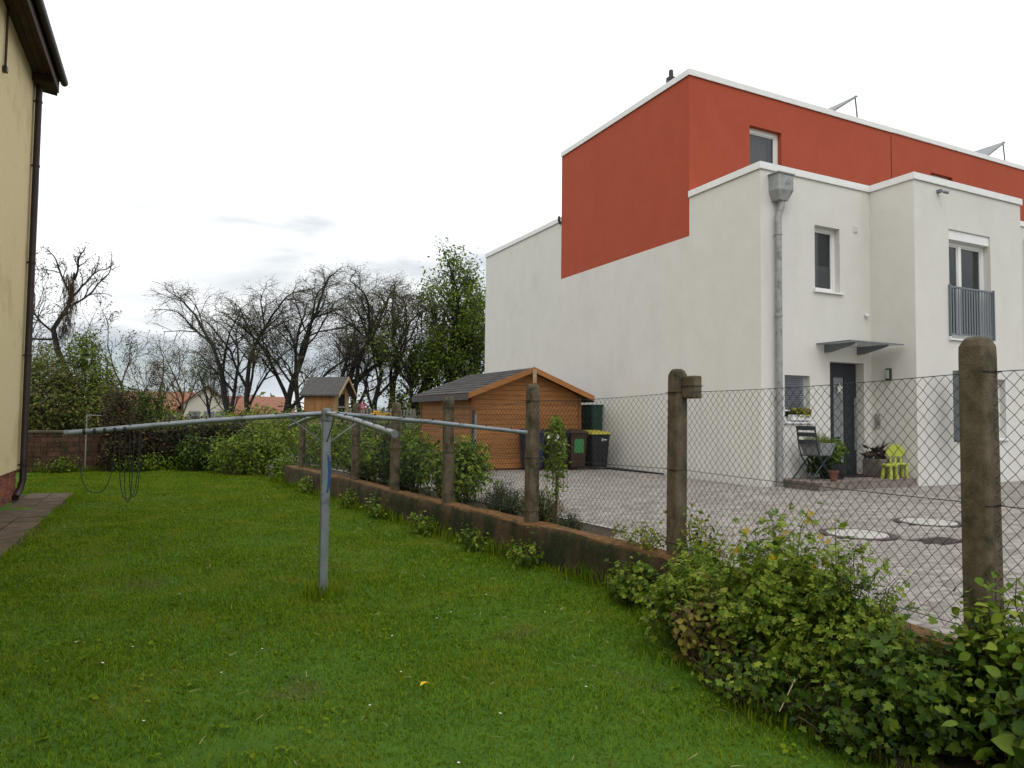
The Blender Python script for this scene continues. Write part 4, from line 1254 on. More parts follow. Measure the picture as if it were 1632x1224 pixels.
for s in (-1, 1):
    e0 = (s*(hw+.14), hz1-.115); e1 = (0, hzr)
    hut(MB().prism([e0, e1, (e1[0], e1[1]+.04), (e0[0], e0[1]+.04)], 'x', -hl-.14, hl+.26), 'roof', 'felt')
    hut(MB().prism([(e0[0], e0[1]-.05), (0, hzr-.05), (0, hzr+.045), (e0[0], e0[1]+.045)], 'x', hl+.261, hl+.285), 'bargeboard', 'pale_wood')

PF = thing('picket_fence', (-3.6, 14.6, 0), 'pale grey picket fence behind the hedge right of the play hut', 'fence')
for i in range(22):
    x = -4.6+i*.11; y = 15.1-i*.045
    MB().box(x-.035, x+.035, y-.012, y+.012, .3, 1.78+.03*math.sin(i)).build('picket', 'picket', PF)
MB().prism([(-4.65, 15.14), (-2.2, 14.14), (-2.2, 14.17), (-4.65, 15.17)], 'z', 1.5, 1.56).prism([(-4.65, 15.14), (-2.2, 14.14), (-2.2, 14.17), (-4.65, 15.17)], 'z', .7, .76).build('rail', 'picket', PF)
for x, y in ((-4.6, 15.18), (-2.25, 14.22)):
    MB().box(x-.05, x+.05, y-.0, y+.1, -.2, 1.7).build('post', 'picket', PF)
pw = thing('pinwheel', (-4.99, 10.92, .3), 'magenta pinwheel on a stick beside the play hut', 'pinwheel')
MB().tube([(-4.99, 10.92, .25), (-4.99, 10.92, 1.8)], .01, 6).build('stick', 'picket', pw)
for k in range(8):
    a = k*math.pi/4
    MB().prism([(-4.99, 1.83), (-4.99+.13*math.cos(a), 1.83+.13*math.sin(a)), (-4.99+.11*math.cos(a+.6), 1.83+.11*math.sin(a+.6))], 'y', 10.97-.004*k, 10.975-.004*k).build('vane', 'magenta', pw)
yt = thing('toy_excavator', (-4.55, 10.7, .3), 'yellow toy on a stake among the shrubs before the picket fence', 'toy')
MB().box(-4.78, -4.34, 10.62, 10.8, 1.50, 1.63).build('body', 'yellow_toy', yt, bevel=.03)
MB().box(-4.70, -4.50, 10.64, 10.78, 1.631, 1.70).build('cab', 'yellow_toy', yt, bevel=.02)
MB().tube([(-4.36, 10.7, 1.6), (-4.22, 10.7, 1.63), (-4.12, 10.7, 1.52)], .03, 8).build('boom', 'yellow_toy', yt)
MB().tube([(-4.56, 10.71, .25), (-4.56, 10.71, 1.50)], .025, 6).build('stake', 'pale_wood', yt)

# ------------------------------------------------------------------ plants
def curve_stem(base, tip, bulge, n=6):
    b, t_ = np.array(base), np.array(tip)
    s = np.linspace(0, 1, n)[:, None]
    return b*(1-s)+t_*s+np.array([0, 0, 1.])*bulge*4*s*(1-s)
LAST = []
def shrub(name, c, rx, ry, h, nst, per, size, T, m, label, cat='shrub', group=None, stem='twig', r0=.008, zmin=.12, width=1.0, extra=None, parent=None, lean=(0, 0), spread=.8, tips=None):
    TS = []
    t = parent or thing(name, (c[0], c[1], c[2]), label, cat, group)
    A = []; B = []; ra = []; rb = []; LP = []; LN = []
    for i in range(nst):
        a = rng.uniform(0, 2*math.pi); q = math.sqrt(rng.uniform(0, 1))
        base = (c[0]+rx*.3*q*math.cos(a), c[1]+ry*.3*q*math.sin(a), c[2]-.02)
        hh = h*(1-.55*q**2)*rng.uniform(.72, 1.06)
        tip = np.array((c[0]+rx*q*math.cos(a)+lean[0]*hh, c[1]+ry*q*math.sin(a)+lean[1]*hh, c[2]+hh))
        P = curve_stem(base, tip, .12*h*rng.uniform(0, 1))
        P[1:-1] += rng.normal(0, .02*h, (len(P)-2, 3))
        n = len(P)
        for k in range(n-1):
            A.append(P[k]); B.append(P[k+1]); ra.append(r0*(1-.8*k/n)); rb.append(r0*(1-.8*(k+1)/n))
        s = zmin+(1-zmin)*rng.uniform(0, 1, per)**.75
        TS.append(s)
        idx = s*(n-1); i0 = np.minimum(idx.astype(int), n-2); fr = (idx-i0)[:, None]
        pp = P[i0]*(1-fr)+P[i0+1]*fr
        off = rng.normal(0, size*.95, (per, 3))
        LP.append(pp+off)
        o_ = pp-np.array((c[0], c[1], c[2]+h*.35)); o_ /= np.linalg.norm(o_, axis=1)[:, None]+1e-6
        LN.append(o_*.9+np.array([0, 0, .7]))
    LAST[:] = B[len(P)-2::len(P)-1]
    v, f = segs(A, B, ra, rb, 4)
    tag(link('stems', np_mesh('stems', v, f), stem, t), kind='stuff')
    LP = np.concatenate(LP); LN = np.concatenate(LN)
    LP[:, 2] = np.maximum(LP[:, 2], c[2]+.02)
    ms = list(m) if isinstance(m, (list, tuple)) else [m]
    pick = rng.integers(0, len(ms), len(LP))
    if tips:                                   # new growth at the shoot ends
        ms.append(tips)
        pick = np.where((np.concatenate(TS) > .72) & (rng.uniform(0, 1, len(LP)) < .7), len(ms)-1, pick)
    for k, mm in enumerate(ms):
        s_ = pick == k
        v, f = leaves(LP[s_], size, T, LN[s_], spread=spread, width=width)
        tag(link('foliage', np_mesh('foliage', v, f), mm, t), kind='stuff')
    return t

# foreground border against the fence
def flower(parent, p, r=.02):
    mb = MB()
    for k in range(4):
        a = k*math.pi/2+rnd.uniform(0, .5)
        c_, s_ = math.cos(a), math.sin(a)
        q_ = lambda u, v_: (p[0]+r*u*.8, p[1]-r*u*.5-r*v_*.35, p[2]+r*v_*.9)
        mb.quad(q_(0, 0), q_(.8*c_-.5*s_, .8*s_+.5*c_), q_(1.2*c_, 1.2*s_), q_(.8*c_+.5*s_, .8*s_-.5*c_))
    return mb.build('flower', 'petal_yellow', parent)
FG = 'leafy shrubs in the foreground border'
def border(name, c, rx, ry, h, n, per, size, T, ms, label, tips, sprigs=10, stem='twig', cat='shrub', group=FG):
    """low dense body, looser shoots standing out of it, a few big old leaves and dead bits"""
    t = shrub(name, c, rx, ry, h*.9, n, per, size, T, ms, label, cat, group, stem=stem, tips=tips, r0=.006)
    shrub(name, c, rx*.95, ry*.95, h*1.08, sprigs, int(per*.62), size*.95, T, [ms[0], tips], None, parent=t, stem=stem, tips=tips, r0=.0055, zmin=.45)
    top_ = list(LAST)
    shrub(name, c, rx, ry, h*.7, max(8, n//4), 12, size*1.6, T, [ms[0], ms[-1], tips], None, parent=t, stem=stem, tips=tips, r0=.006)
    shrub(name, c, rx*1.05, ry*1.05, h*.5, 6, 3, size, LEAF_O, 'leaf_brown', None, parent=t, stem='twig', r0=.004)
    return t, top_
border('currant_bush', (-6.56, -5.72, 0), .30, .36, .64, 54, 48, .040, LEAF_L, ['leaf_mid', 'leaf_dark'], 'small dark-leaved bush at the far end of the border by the low wall', 'leaf_fresh', 8)
border('currant_bush', (-6.86, -6.10, 0), .42, .46, .72, 56, 48, .048, LEAF_P, ['leaf_mid', 'leaf_fresh', 'leaf_dark'], 'broad lobed-leaf bush at the lawn edge of the border behind the yellowed shrub', 'leaf_fresh', 14)
cel, top_ = border('celandine', (-6.74, -6.68, 0), .40, .38, 1.08, 50, 56, .056, LEAF_P, ['leaf_fresh', 'leaf_mid'], 'tall bright green celandine with yellow flowers in front of the fence', 'leaf_fresh', 16, 'twig_green', 'plant', None)
for p in sorted(top_, key=lambda q: -q[2])[:9]:
    for k in range(2):
        flower(cel, (p[0]-.03+rnd.uniform(-.03, .03), p[1]-.03+rnd.uniform(-.03, .03), p[2]+rnd.uniform(-.05, .02)), .019)
border('currant_bush', (-6.78, -7.22, 0), .38, .36, .92, 54, 52, .046, LEAF_P, ['leaf_mid', 'leaf_dark', 'leaf_fresh'], 'dense lobed-leaf bush between the celandine and the near fence post', 'leaf_fresh', 16)
border('hazel_bush', (-6.62, -8.0, 0), .40, .34, .90, 56, 44, .047, LEAF_O, ['leaf_mid', 'leaf_dark', 'leaf_mid'], 'large round-leaved bush at the right edge beside the near fence post', 'leaf_fresh', 14)
border('hazel_bush', (-6.98, -7.70, 0), .34, .34, .66, 44, 46, .042, LEAF_L, ['leaf_dark', 'leaf_mid'], 'dark-leaved low bush at the bottom right corner', 'leaf_mid', 8)
border('hazel_bush', (-6.90, -8.4, 0), .4, .4, .68, 44, 40, .055, LEAF_O, ['leaf_dark', 'leaf_mid'], 'dark bush at the very right of the lower frame edge', 'leaf_mid', 8)
shrub('yellowing_shrub', (-7.14, -6.42, 0), .22, .26, .56, 26, 16, .046, LEAF_O, ['leaf_yellow', 'leaf_yellow', 'leaf_brown'], 'sparse shrub with yellowed leaves at the front of the border')
shrub('low_weeds', (-7.18, -6.95, 0), .34, .45, .32, 60, 16, .036, LEAF_L, ['leaf_mid', 'leaf_fresh', 'leaf_dark'], 'low weeds along the lawn edge below the celandine', 'weeds')
shrub('low_weeds', (-7.16, -7.55, 0), .30, .36, .32, 50, 16, .036, LEAF_L, ['leaf_dark', 'leaf_mid'], 'low dark-leaved weeds at the lawn edge in the bottom right', 'weeds')
shrub('low_weeds', (-6.62, -5.0, .0), .22, .35, .42, 36, 18, .042, LEAF_L, ['leaf_mid', 'leaf_fresh'], 'low weeds against the low wall beside the second fence post', 'weeds')
# bare stems and straw in the border
brd = MB()
poly = [(-6.5, -4.9), (-6.75, -5.5), (-7.05, -6.2), (-7.3, -6.6), (-7.25, -7.3), (-7.2, -7.8), (-7.2, -9.2), (-6.6, -9.2), (-6.55, -7.8), (-6.45, -5.0)]
brd.prism(poly, 'z', -.05, .035)
tag(brd.build('border_soil', 'soil'), kind='structure')
for i, (a, b, c_) in enumerate((((-7.12, -7.0, .1), (-7.22, -7.22, .22), (-7.42, -7.30, .12)), ((-7.05, -7.55, .05), (-7.17, -7.62, .28), (-7.12, -7.66, .40)))):
    o = MB().tube([a, b, c_], [.005, .004, .002], 5).build('dry_stalk', 'straw')
    tag(o, ['pale dry grass stalk arching over the lawn edge', 'pale dry grass stalk standing up in the bottom right border'][i], 'stalk')

# weeds along the low wall
wl = ['broad-leaved weed at the foot of the low wall behind the dryer post', 'weed tuft at the foot of the low wall left of the dark fence post shadow', 'weed tuft at the low wall between two fence posts', 'leafy weed at the low wall near the young tree', 'tall grassy weed at the low wall below the post beside the young tree', 'weed tuft at the far end of the low wall']
for i, (y, h) in enumerate(((2.0, .28), (.6, .3), (-.9, .32), (-2.2, .3), (-3.3, .34), (4.4, .4))):
    shrub('wall_weed', (fence_x(y)-.26, y, 0), .2, .3, h, 18, 12, .06, LEAF_S, ['leaf_mid', 'leaf_fresh'], wl[i], 'weed', 'weeds along the low wall', stem='twig_green', r0=.004)
# ivy and herbs that hang over the plinth top near the second post
shrub('wall_herb', (fence_x(-4.7)+.02, -4.75, PT), .16, .45, .25, 26, 12, .04, LEAF_S, ['leaf_fresh', 'leaf_yellow'], 'small green herbs growing on top of the low wall by the second post', 'herb', stem='twig_green', r0=.003)
shrub('wall_herb', (fence_x(-5.4)+.02, -5.45, PT), .16, .35, .42, 26, 14, .045, LEAF_S, ['leaf_fresh', 'leaf_yellow'], 'yellow-green herbs on the low wall right of the second post', 'herb', stem='twig_green', r0=.003)

# bed behind the fence
shrub('garden_shrub', (fence_x(.6)+.75, -.1, .3), .60, .75, 1.02, 60, 60, .075, LEAF_S, ['leaf_fresh', 'leaf_mid'], 'bushy bright green shrub behind the fence before the shed', group='shrubs behind the fence')
shrub('garden_shrub', (fence_x(2.0)+.6, 1.6, .3), .50, .75, .95, 50, 55, .075, LEAF_S, ['leaf_mid', 'leaf_dark'], 'mid green shrub behind the third fence post left of the shed', group='shrubs behind the fence')
shrub('garden_shrub', (fence_x(4.0)+.6, 3.6, .3), .55, .9, .9, 50, 55, .08, LEAF_S, ['leaf_mid', 'leaf_fresh'], 'green shrub behind the fence left of the dark slim shrub', group='shrubs behind the fence')
shrub('garden_shrub', (-5.2, 6.2, .3), .8, 1.2, .95, 60, 60, .09, LEAF_S, ['leaf_mid', 'leaf_fresh'], 'broad green shrub below the play hut and pinwheel', group='shrubs behind the fence')
shrub('garden_shrub', (-4.6, 3.6, .3), .35, .5, .8, 30, 40, .07, LEAF_S, ['leaf_fresh', 'leaf_mid'], 'light green shrub at the left corner of the shed', group='shrubs behind the fence')
shrub('lavender_bush', (fence_x(-1.9)+.42, -1.75, .3), .34, .45, .48, 90, 26, .045, LEAF_N, ['leaf_lavender', 'leaf_dark'], 'grey-green lavender mound behind the fence, the farther one', group='lavender mounds', width=1.4)
shrub('lavender_bush', (fence_x(-2.6)+.42, -2.5, .3), .28, .35, .46, 80, 26, .045, LEAF_N, ['leaf_lavender', 'leaf_yellow', 'leaf_mid'], 'yellowish green mound beside the fence post left of the young tree', group='lavender mounds', width=1.4)
shrub('lavender_bush', (fence_x(-3.3)+.30, -3.25, .3), .18, .22, .26, 40, 20, .04, LEAF_N, ['leaf_lavender', 'leaf_dark'], 'small dark lavender tuft at the foot of the young tree', group='lavender mounds', width=1.4)
# slim dark shrub between posts
shrub('dark_shrub', (fence_x(2.3)+.55, 2.35, .3), .22, .25, 1.15, 26, 60, .07, LEAF_S, ['leaf_dark', 'leaf_purple'], 'dark upright shrub behind the fence just right of the fifth post')
# young weeping tree
yt_ = thing('young_tree', (-6.30, -3.42, .3), 'slender young weeping tree with a pale blossom behind the fence', 'tree')
tx, ty = -6.26, -3.0
MB().tube([(tx, ty, .28), (tx+.01, ty, .9), (tx-.01, ty+.01, 1.5)], [.014, .012, .007], 8).build('trunk', 'twig', yt_)
MB().tube([(tx+.05, ty+.03, .28), (tx+.05, ty+.03, 1.0)], .008, 6).build('stake', 'pale_wood', yt_)
A = []; B = []; LP = []
for i in range(42):
    a = rng.uniform(0, 6.28); r_ = rng.uniform(.05, .15); drop = rng.uniform(.3, 1.05)
    top_ = np.array((tx, ty, 1.5-rng.uniform(0, .16)))
    P = [top_]
    for s in np.linspace(.15, 1, 7):
        P.append(top_+np.array((r_*math.cos(a)*min(1, s*2), r_*math.sin(a)*min(1, s*2), .10*math.sin(min(1, s*2.2)*math.pi)-drop*max(0, s-.2)**1.3)))
    for k in range(7):
        A.append(P[k]); B.append(P[k+1])
    for q in range(26):
        k = rng.integers(1, 7); LP.append(P[k]+(P[k+1]-P[k])*rng.uniform()+rng.normal(0, .018, 3))
v, f = segs(A, B, .0022, .0016)
link('branches', np_mesh('branches', v, f), 'twig_green', yt_)
v, f = leaves(LP, .055, LEAF_S, spread=1.2, width=.8)
tag(link('foliage', np_mesh('foliage', v, f), 'leaf_fresh', yt_), kind='stuff')
v, f = leaves(np.array((tx-.06, ty-.03, 1.36))+rng.normal(0, .03, (14, 3)), .05, LEAF_O, spread=1.2)
tag(link('blossom', np_mesh('blossom', v, f), 'petal_white', yt_), kind='stuff')
v, f = leaves(np.array((tx+.02, ty-.05, .96))+rng.normal(0, .03, (10, 3)), .04, LEAF_O, spread=1.2)
tag(link('blossom', np_mesh('blossom', v, f), 'petal_white', yt_), kind='stuff')

# hedge over the back wall: several shrubs and an ivy run
def mass(name, boxes, n, size, m, label, cat, T=LEAF_S, group=None, stems=40, r0=.012):
    c0 = boxes[0]
    t = thing(name, (c0[0], c0[1], 0), label, cat, group)
    LP = []; LN = []; A = []; B = []
    vol = np.array([b[3]*b[4]*b[5] for b in boxes]); vol = vol/vol.sum()
    for b, q in zip(boxes, vol):
        k = int(n*q)
        p = rng.normal(0, 1, (k, 3)); p /= np.linalg.norm(p, axis=1)[:, None]
        rr = rng.uniform(0.15, 1, k)**.45
        lump = 1+.22*np.sin(p[:, 0]*5+b[0]*3)+.18*np.sin(p[:, 2]*6+p[:, 1]*4+b[1])
        P = np.array(b[:3])+p*(rr*lump)[:, None]*np.array(b[3:6])
        LP.append(P); LN.append(p+np.array([0, 0, .5]))
        ks = max(4, int(stems*q))
        idx = rng.integers(0, k, ks)
        for i in idx:
            base = np.array((b[0]+rng.normal(0, b[3]*.25), b[1]+rng.normal(0, b[4]*.25), 0.0))
            mid = base*.4+P[i]*.6+rng.normal(0, .1, 3)
            A += [base, mid]; B += [mid, P[i]]
    LP = np.concatenate(LP); LN = np.concatenate(LN)
    keep = LP[:, 2] > .02
    LP, LN = LP[keep], LN[keep]
    ms = m if isinstance(m, (list, tuple)) else [m]
    pick = rng.integers(0, len(ms), len(LP))
    for k, mm in enumerate(ms):
        v, f = leaves(LP[pick == k], size, T, LN[pick == k], spread=.7)
        tag(link('foliage', np_mesh('foliage', v, f), mm, t), kind='stuff')
    v, f = segs(A, B, r0, r0*.5, 4)
    tag(link('stems', np_mesh('stems', v, f), 'twig', t), kind='stuff')
    return t
mass('ivy_hedge', [(-11.2, 11.9, .7, .7, .45, .75), (-10.3, 11.85, .65, .8, .5, .75), (-9.3, 11.8, .7, .85, .55, .8), (-8.5, 11.8, .7, .7, .55, .85)], 14000, .085, ['leaf_ivy', 'leaf_ivy', 'leaf_purple'], 'dark ivy hedge overgrowing the back wall along the lawn end', 'hedge')
mass('vine_heap', [(-11.45, 11.75, 1.45, .48, .42, .85), (-11.4, 11.55, .6, .55, .40, .7), (-10.75, 11.5, .75, .4, .3, .6)], 8000, .07, ['leaf_purple', 'leaf_purple', 'leaf_brown', 'leaf_ivy'], 'brownish heap of dried vines over the wall left of the hedge', 'vine')
mass('light_shrub', [(-8.35, 9.3, .55, .75, .8, .75), (-7.75, 9.6, .7, .6, .8, .8), (-8.7, 9.9, .45, .5, .6, .6)], 5200, .09, ['leaf_fresh', 'leaf_mid', 'leaf_tree'], 'light green rounded shrub at the far right corner of the lawn', 'shrub')
mass('dark_green_shrub', [(-9.5, 11.0, .45, .6, .4, .55), (-8.9, 10.8, .4, .5, .4, .5)], 2600, .085, ['leaf_mid', 'leaf_dark'], 'dark green shrub in front of the ivy hedge', 'shrub')
mass('green_weeds', [(-10.6, 11.25, .2, .8, .3, .3), (-12.7, 11.6, .15, .5, .25, .28)], 1500, .075, ['leaf_mid', 'leaf_fresh'], 'low green weeds at the foot of the back wall', 'weeds')
mass('corner_bush', [(-6.7, 7.4, .8, .7, .8, .75), (-6.5, 9.2, .8, .9, .9, .8)], 3600, .09, ['leaf_mid', 'leaf_fresh'], 'green bushes behind the far end of the fence under the play hut', 'shrub')
mass('corner_shrub', [(-7.75, 7.3, .3, .4, .5, .4)], 900, .08, ['leaf_fresh', 'leaf_mid'], 'low green shrub at the far end of the low wall', 'shrub')
mass('meadow_shrub', [(-9.3, 14.2, 1.0, 1.6, .8, .55), (-6.9, 14.0, 1.1, 1.4, .8, .65), (-8.2, 16, 1.0, 2.0, .8, .7)], 5200, .12, ['leaf_fresh', 'leaf_tree', 'leaf_yellow'], 'yellow-green bushes behind the hedge', 'shrub')
mass('meadow_shrub', [(-4.0, 12.6, .8, 1.6, .9, .75), (-2.6, 13.0, .8, 1.2, .9, .8)], 3400, .11, ['leaf_mid', 'leaf_fresh'], 'green bushes below the picket fence left of the shed', 'shrub')
# thicket left behind the brick wall
mass('thicket', [(-15.4, 18.5, 1.7, 1.8, 1.5, 2.0), (-13.6, 17.5, 1.7, 1.6, 1.4, 1.7), (-13.9, 18.6, 2.9, .9, 1.0, 1.0), (-12.3, 16.8, 1.3, 1.2, 1.0, 1.2)], 26000, .105, ['leaf_thicket', 'leaf_thicket', 'leaf_brown', 'leaf_tree'], 'tangled green and brown thicket behind the brick wall', 'thicket', stems=260, r0=.016)
mass('thicket', [(-12.4, 18.2, 1.9, .9, .9, 1.5), (-12.9, 18.6, 3.6, .55, .6, .9)], 8500, .10, ['leaf_tree', 'leaf_fresh', 'leaf_thicket'], 'fresh green climbing bush at the right of the thicket', 'thicket', stems=160, r0=.014)
mass('thicket', [(-11.0, 18.6, 1.5, 1.0, .9, 1.1)], 5000, .10, ['leaf_dark', 'leaf_thicket', 'leaf_mid'], 'dark rounded bush right of the thicket before the red roofs', 'thicket', stems=120, r0=.014)

# ------------------------------------------------------------------ trees
class Tree:
    def __init__(s): s.A = []; s.B = []; s.ra = []; s.rb = []; s.tips = []; s.thick = MB()
    def grow(s, p, d, ln, r, lvl, maxl, P):
        n = 5 if lvl < 2 else (4 if lvl < 4 else 2)
        pts = [Vector(p)]
        dd = Vector(d).normalized()
        for i in range(n):
            j = P['wig']*(0.55+.2*lvl)
            dd = (dd+Vector((rnd.gauss(0, j), rnd.gauss(0, j), rnd.gauss(0, j*.7)+P['up'][min(lvl, len(P['up'])-1)]))).normalized()
            pts.append(pts[-1]+dd*(ln/n))
        rs = [r*(1-(P['taper'])*i/n) for i in range(n+1)]
        if lvl <= 2:
            s.thick.tube(pts, rs, 7 if lvl == 0 else 5, False)
        else:
            for i in range(n):
                s.A.append(tuple(pts[i])); s.B.append(tuple(pts[i+1])); s.ra.append(rs[i]); s.rb.append(rs[i+1])
        if lvl == maxl:
            s.tips += [tuple(pts[-1]), tuple(pts[-2])]
            return
        nc = P['nc'][min(lvl, len(P['nc'])-1)]
        for c_ in range(nc):
            q = P['from'][min(lvl, len(P['from'])-1)]
            t_ = q+(1-q)*((c_+rnd.uniform(.2, 1))/nc)
            t_ = min(t_, 1.0)
            lead = c_ == nc-1 and lvl <= 2            # the leader carries on from the tip
            if lead: t_ = 1.0
            x = t_*n; i = min(int(x), n-1)
            pp = pts[i].lerp(pts[i+1], x-i)
            base = (pts[i+1]-pts[i]).normalized()
            ang = rnd.uniform(*P['ang'][min(lvl, len(P['ang'])-1)])*(.45 if lead else 1)
            ax = base.cross(Vector((rnd.gauss(0, 1), rnd.gauss(0, 1), rnd.gauss(0, 1)))).normalized()
            nd = Matrix.Rotation(ang, 3, ax) @ base
            s.grow(pp, nd, ln*rnd.uniform(*P['lr'])*(1-.25*t_*(lvl > 0)), max(r*(1-P['taper']*t_)*(.97 if lead else rnd.uniform(.5, .74)), P['rmin']), lvl+1, maxl, P)
    def umbrella(s, x, y):
        """widen and flatten the crown about the trunk, as open-grown old trees do"""
        def f(p):
            p = np.array(p, float); k = np.clip(p[:, 2]-3.2, 0, None)
            q = 1+.03*k
            p[:, 0] = x+(p[:, 0]-x)*q; p[:, 1] = y+(p[:, 1]-y)*q
            zt = 7.3
            p[:, 2] = np.where(p[:, 2] > zt, zt+(p[:, 2]-zt)*.7, p[:, 2])
            return [tuple(v) for v in p]
        s.A = f(s.A); s.B = f(s.B); s.tips = f(s.tips); s.thick.v = f(s.thick.v)
    def done(s, name, loc, label, cat, group, leafm, lsize, perleaf, lspread=.25, T=LEAF_S, bark='bark'):
        t = thing(name, loc, label, cat, group)
        s.thick.build('trunk', bark, t, True)
        v, f = segs(s.A, s.B, s.ra, s.rb, 3)
        link('branches', np_mesh('branches', v, f), 'fine_twig' if bark == 'bark' else bark, t)
        tips = np.array(s.tips)
        k = rng.integers(0, len(tips), perleaf)
        pos_ = tips[k]+rng.normal(0, lspread, (perleaf, 3))
        ms = leafm if isinstance(leafm, (list, tuple)) else [leafm]
        pk = rng.integers(0, len(ms), perleaf)
        for q, mm in enumerate(ms):
            v, f = leaves(pos_[pk == q], lsize, T)
            tag(link('crown', np_mesh('crown', v, f), mm, t), kind='stuff')
        return t
ROB = dict(wig=.17, up=[.02, .09, .05, .01, -.01, -.01], taper=.45, nc=[4, 4, 5, 5, 3], ang=[(.35, .75), (.35, .85), (.45, .95), (.5, 1.1), (.5, 1.2)], lr=(.58, .82), rmin=.008)
ROB['from'] = [.36, .35, .3, .25, .2]
TG = 'bare-crowned trees behind the gardens'
trees = [(-7.05, 28.6, (-.20, 0, 1), 4.3, .19, 'leaning bare-crowned tree at the left end of the tree row'),
         (-6.35, 28.4, (-.05, 0, 1), 4.5, .17, 'second slim bare tree from the left end of the tree row'),
         (-5.05, 27.7, (.04, 0, 1), 4.7, .21, 'straight bare tree, tallest of the left cluster'),
         (-3.9, 27.2, (-.12, .1, 1), 4.4, .16, 'bare tree just left of the play hut roof'),
         (-2.7, 26.6, (.10, 0, 1), 4.8, .24, 'thick-trunked bare tree rising above the play hut'),
         (-1.9, 26.2, (.22, 0, 1), 4.5, .18, 'bare tree leaning right behind the play hut gable'),
         (-.45, 25.6, (-.16, 0, 1), 4.4, .17, 'bare tree right of the play hut leaning left'),
         (0.05, 25.2, (.02, 0, 1), 4.8, .2, 'upright bare tree in the right cluster of the row'),
         (0.6, 25.0, (.32, 0, 1), 4.6, .21, 'right-leaning bare tree beside the green tree')]
for i, (x, y, d, ln, r, lab) in enumerate(trees):
    rnd.seed(100+i)
    T_ = Tree()
    T_.grow((x, y, -.3), d, ln*.97, r*1.05, 0, 5, ROB)
    T_.umbrella(x, y)
    T_.done('robinia_tree', (x, y, -.25), lab, 'tree', TG, ['leaf_bronze', 'leaf_tree', 'leaf_bronze'], .055, 7500, .13)
rnd.seed(300)
# undergrowth of the tree row
mass('undergrowth', [(-6.6, 27.2, .8, 1.4, .7, 1.2), (-4.4, 26.4, .8, 1.6, .7, 1.4), (-1.6, 25.2, 1.0, 2.0, .8, 1.6), (.8, 24.2, 1.1, 1.6, .8, 1.7), (2.6, 22.6, 1.2, 1.6, .9, 1.8)], 9000, .17, ['leaf_dark', 'leaf_tree', 'leaf_thicket'], 'undergrowth at the feet of the bare trees', 'undergrowth', stems=150, r0=.02)
GRN = dict(wig=.12, up=[.0, .1, .08, .04, .0], taper=.5, nc=[9, 6, 5, 4], ang=[(.35, .8), (.4, .9), (.5, 1.0), (.5, 1.1)], lr=(.42, .62), rmin=.010)
GRN['from'] = [.25, .25, .2, .2]
for i, (x, y, d, ln, r, n, lab, lm) in enumerate(((2.9, 23.6, (.0, 0, 1), 6.3, .22, 9000, 'leafy green tree rising beside the white house end', ['leaf_tree', 'leaf_fresh', 'leaf_mid']),
                                          (4.4, 23.0, (.05, 0, 1), 5.0, .2, 6500, 'green tree partly hidden behind the end of the white house', ['leaf_tree', 'leaf_mid']),
                                          (0.9, 24.3, (.05, 0, 1), 4.0, .14, 3600, 'low green tree amid the right-hand bare trunks', ['leaf_tree', 'leaf_mid', 'leaf_bronze']))):
    rnd.seed(400+i)
    T_ = Tree()
    T_.grow((x, y, -.3), d, ln, r, 0, 4, GRN)
    T_.done('leafy_tree', (x, y, -.25), lab, 'tree', 'green trees beside the house end', lm, .16, n, .24)
# gnarled tree with hanging vines above the thicket
rnd.seed(512)
T_ = Tree()
GN = dict(wig=.2, up=[.02, .05, .0, -.02], taper=.4, nc=[5, 5, 5, 4], ang=[(.5, 1.1), (.4, 1.0), (.5, 1.1), (.5, 1.1)], lr=(.42, .62), rmin=.008)
GN['from'] = [.5, .3, .3, .2]
for pth, r in (([(-13.4, 21.2, -.2), (-13.5, 21.2, 2.6), (-14.05, 21.3, 3.9), (-14.2, 21.3, 4.7), (-13.75, 21.3, 5.6), (-13.6, 21.3, 6.9)], .14),):
    T_.thick.tube(pth, [.16, .13, .11, .09, .07, .03], 7)
for p, d, ln in (((-14.1, 21.3, 4.5), (-.9, 0, .55), 1.6), ((-13.8, 21.3, 5.5), (.9, 0, .45), 1.8), ((-13.7, 21.3, 6.0), (-.6, .2, .9), 1.5), ((-13.6, 21.3, 6.6), (.3, 0, 1), 1.0), ((-14.2, 21.3, 4.3), (-.9, .2, .1), 1.6), ((-13.7, 21.3, 5.9), (.5, .1, .7), 1.5)):
    T_.grow(p, d, ln, .045, 1, 4, GN)
t = T_.done('gnarled_tree', (-13.4, 21.2, -.25), 'gnarled leafless tree hung with dead vines above the thicket', 'tree', None, 'leaf_bronze', .07, 500, .1)
A = []; B = []
for i in range(420):
    z = rng.uniform(4.6, 6.9); x = -13.75+(.06 if z > 5.6 else -.1)+rng.normal(0, .13); y = 21.3+rng.normal(0, .13)
    a = np.array((x, y, z)); b = a+np.array((rng.normal(0, .08), rng.normal(0, .08), -rng.uniform(.2, .8)))
    A.append(a); B.append(b)
v, f = segs(A, B, .008, .005)
tag(link('dead_vines', np_mesh('dead_vines', v, f), 'twig', t), kind='stuff')
small = [(-12.0, 21.0, (.05, 0, 1), 2.6, .07, 'thin bare sapling at the right edge of the thicket'), (-15.6, 20.5, (.1, 0, 1), 3.4, .08, 'bare sapling close to the yellow house corner'),
         (-10.9, 36, (0, 0, 1), 3.0, .1, 'pale flowering tree before the red roofs'), (-9.6, 36.5, (.1, 0, 1), 2.9, .1, 'pale open-crowned tree right of the flowering one'), (-7.9, 33, (-.1, 0, 1), 2.5, .09, 'small dark bare tree before the gabled far house'), (-6.9, 32, (-.3, 0, 1), 2.5, .09, 'small bare tree left of the tree row')]
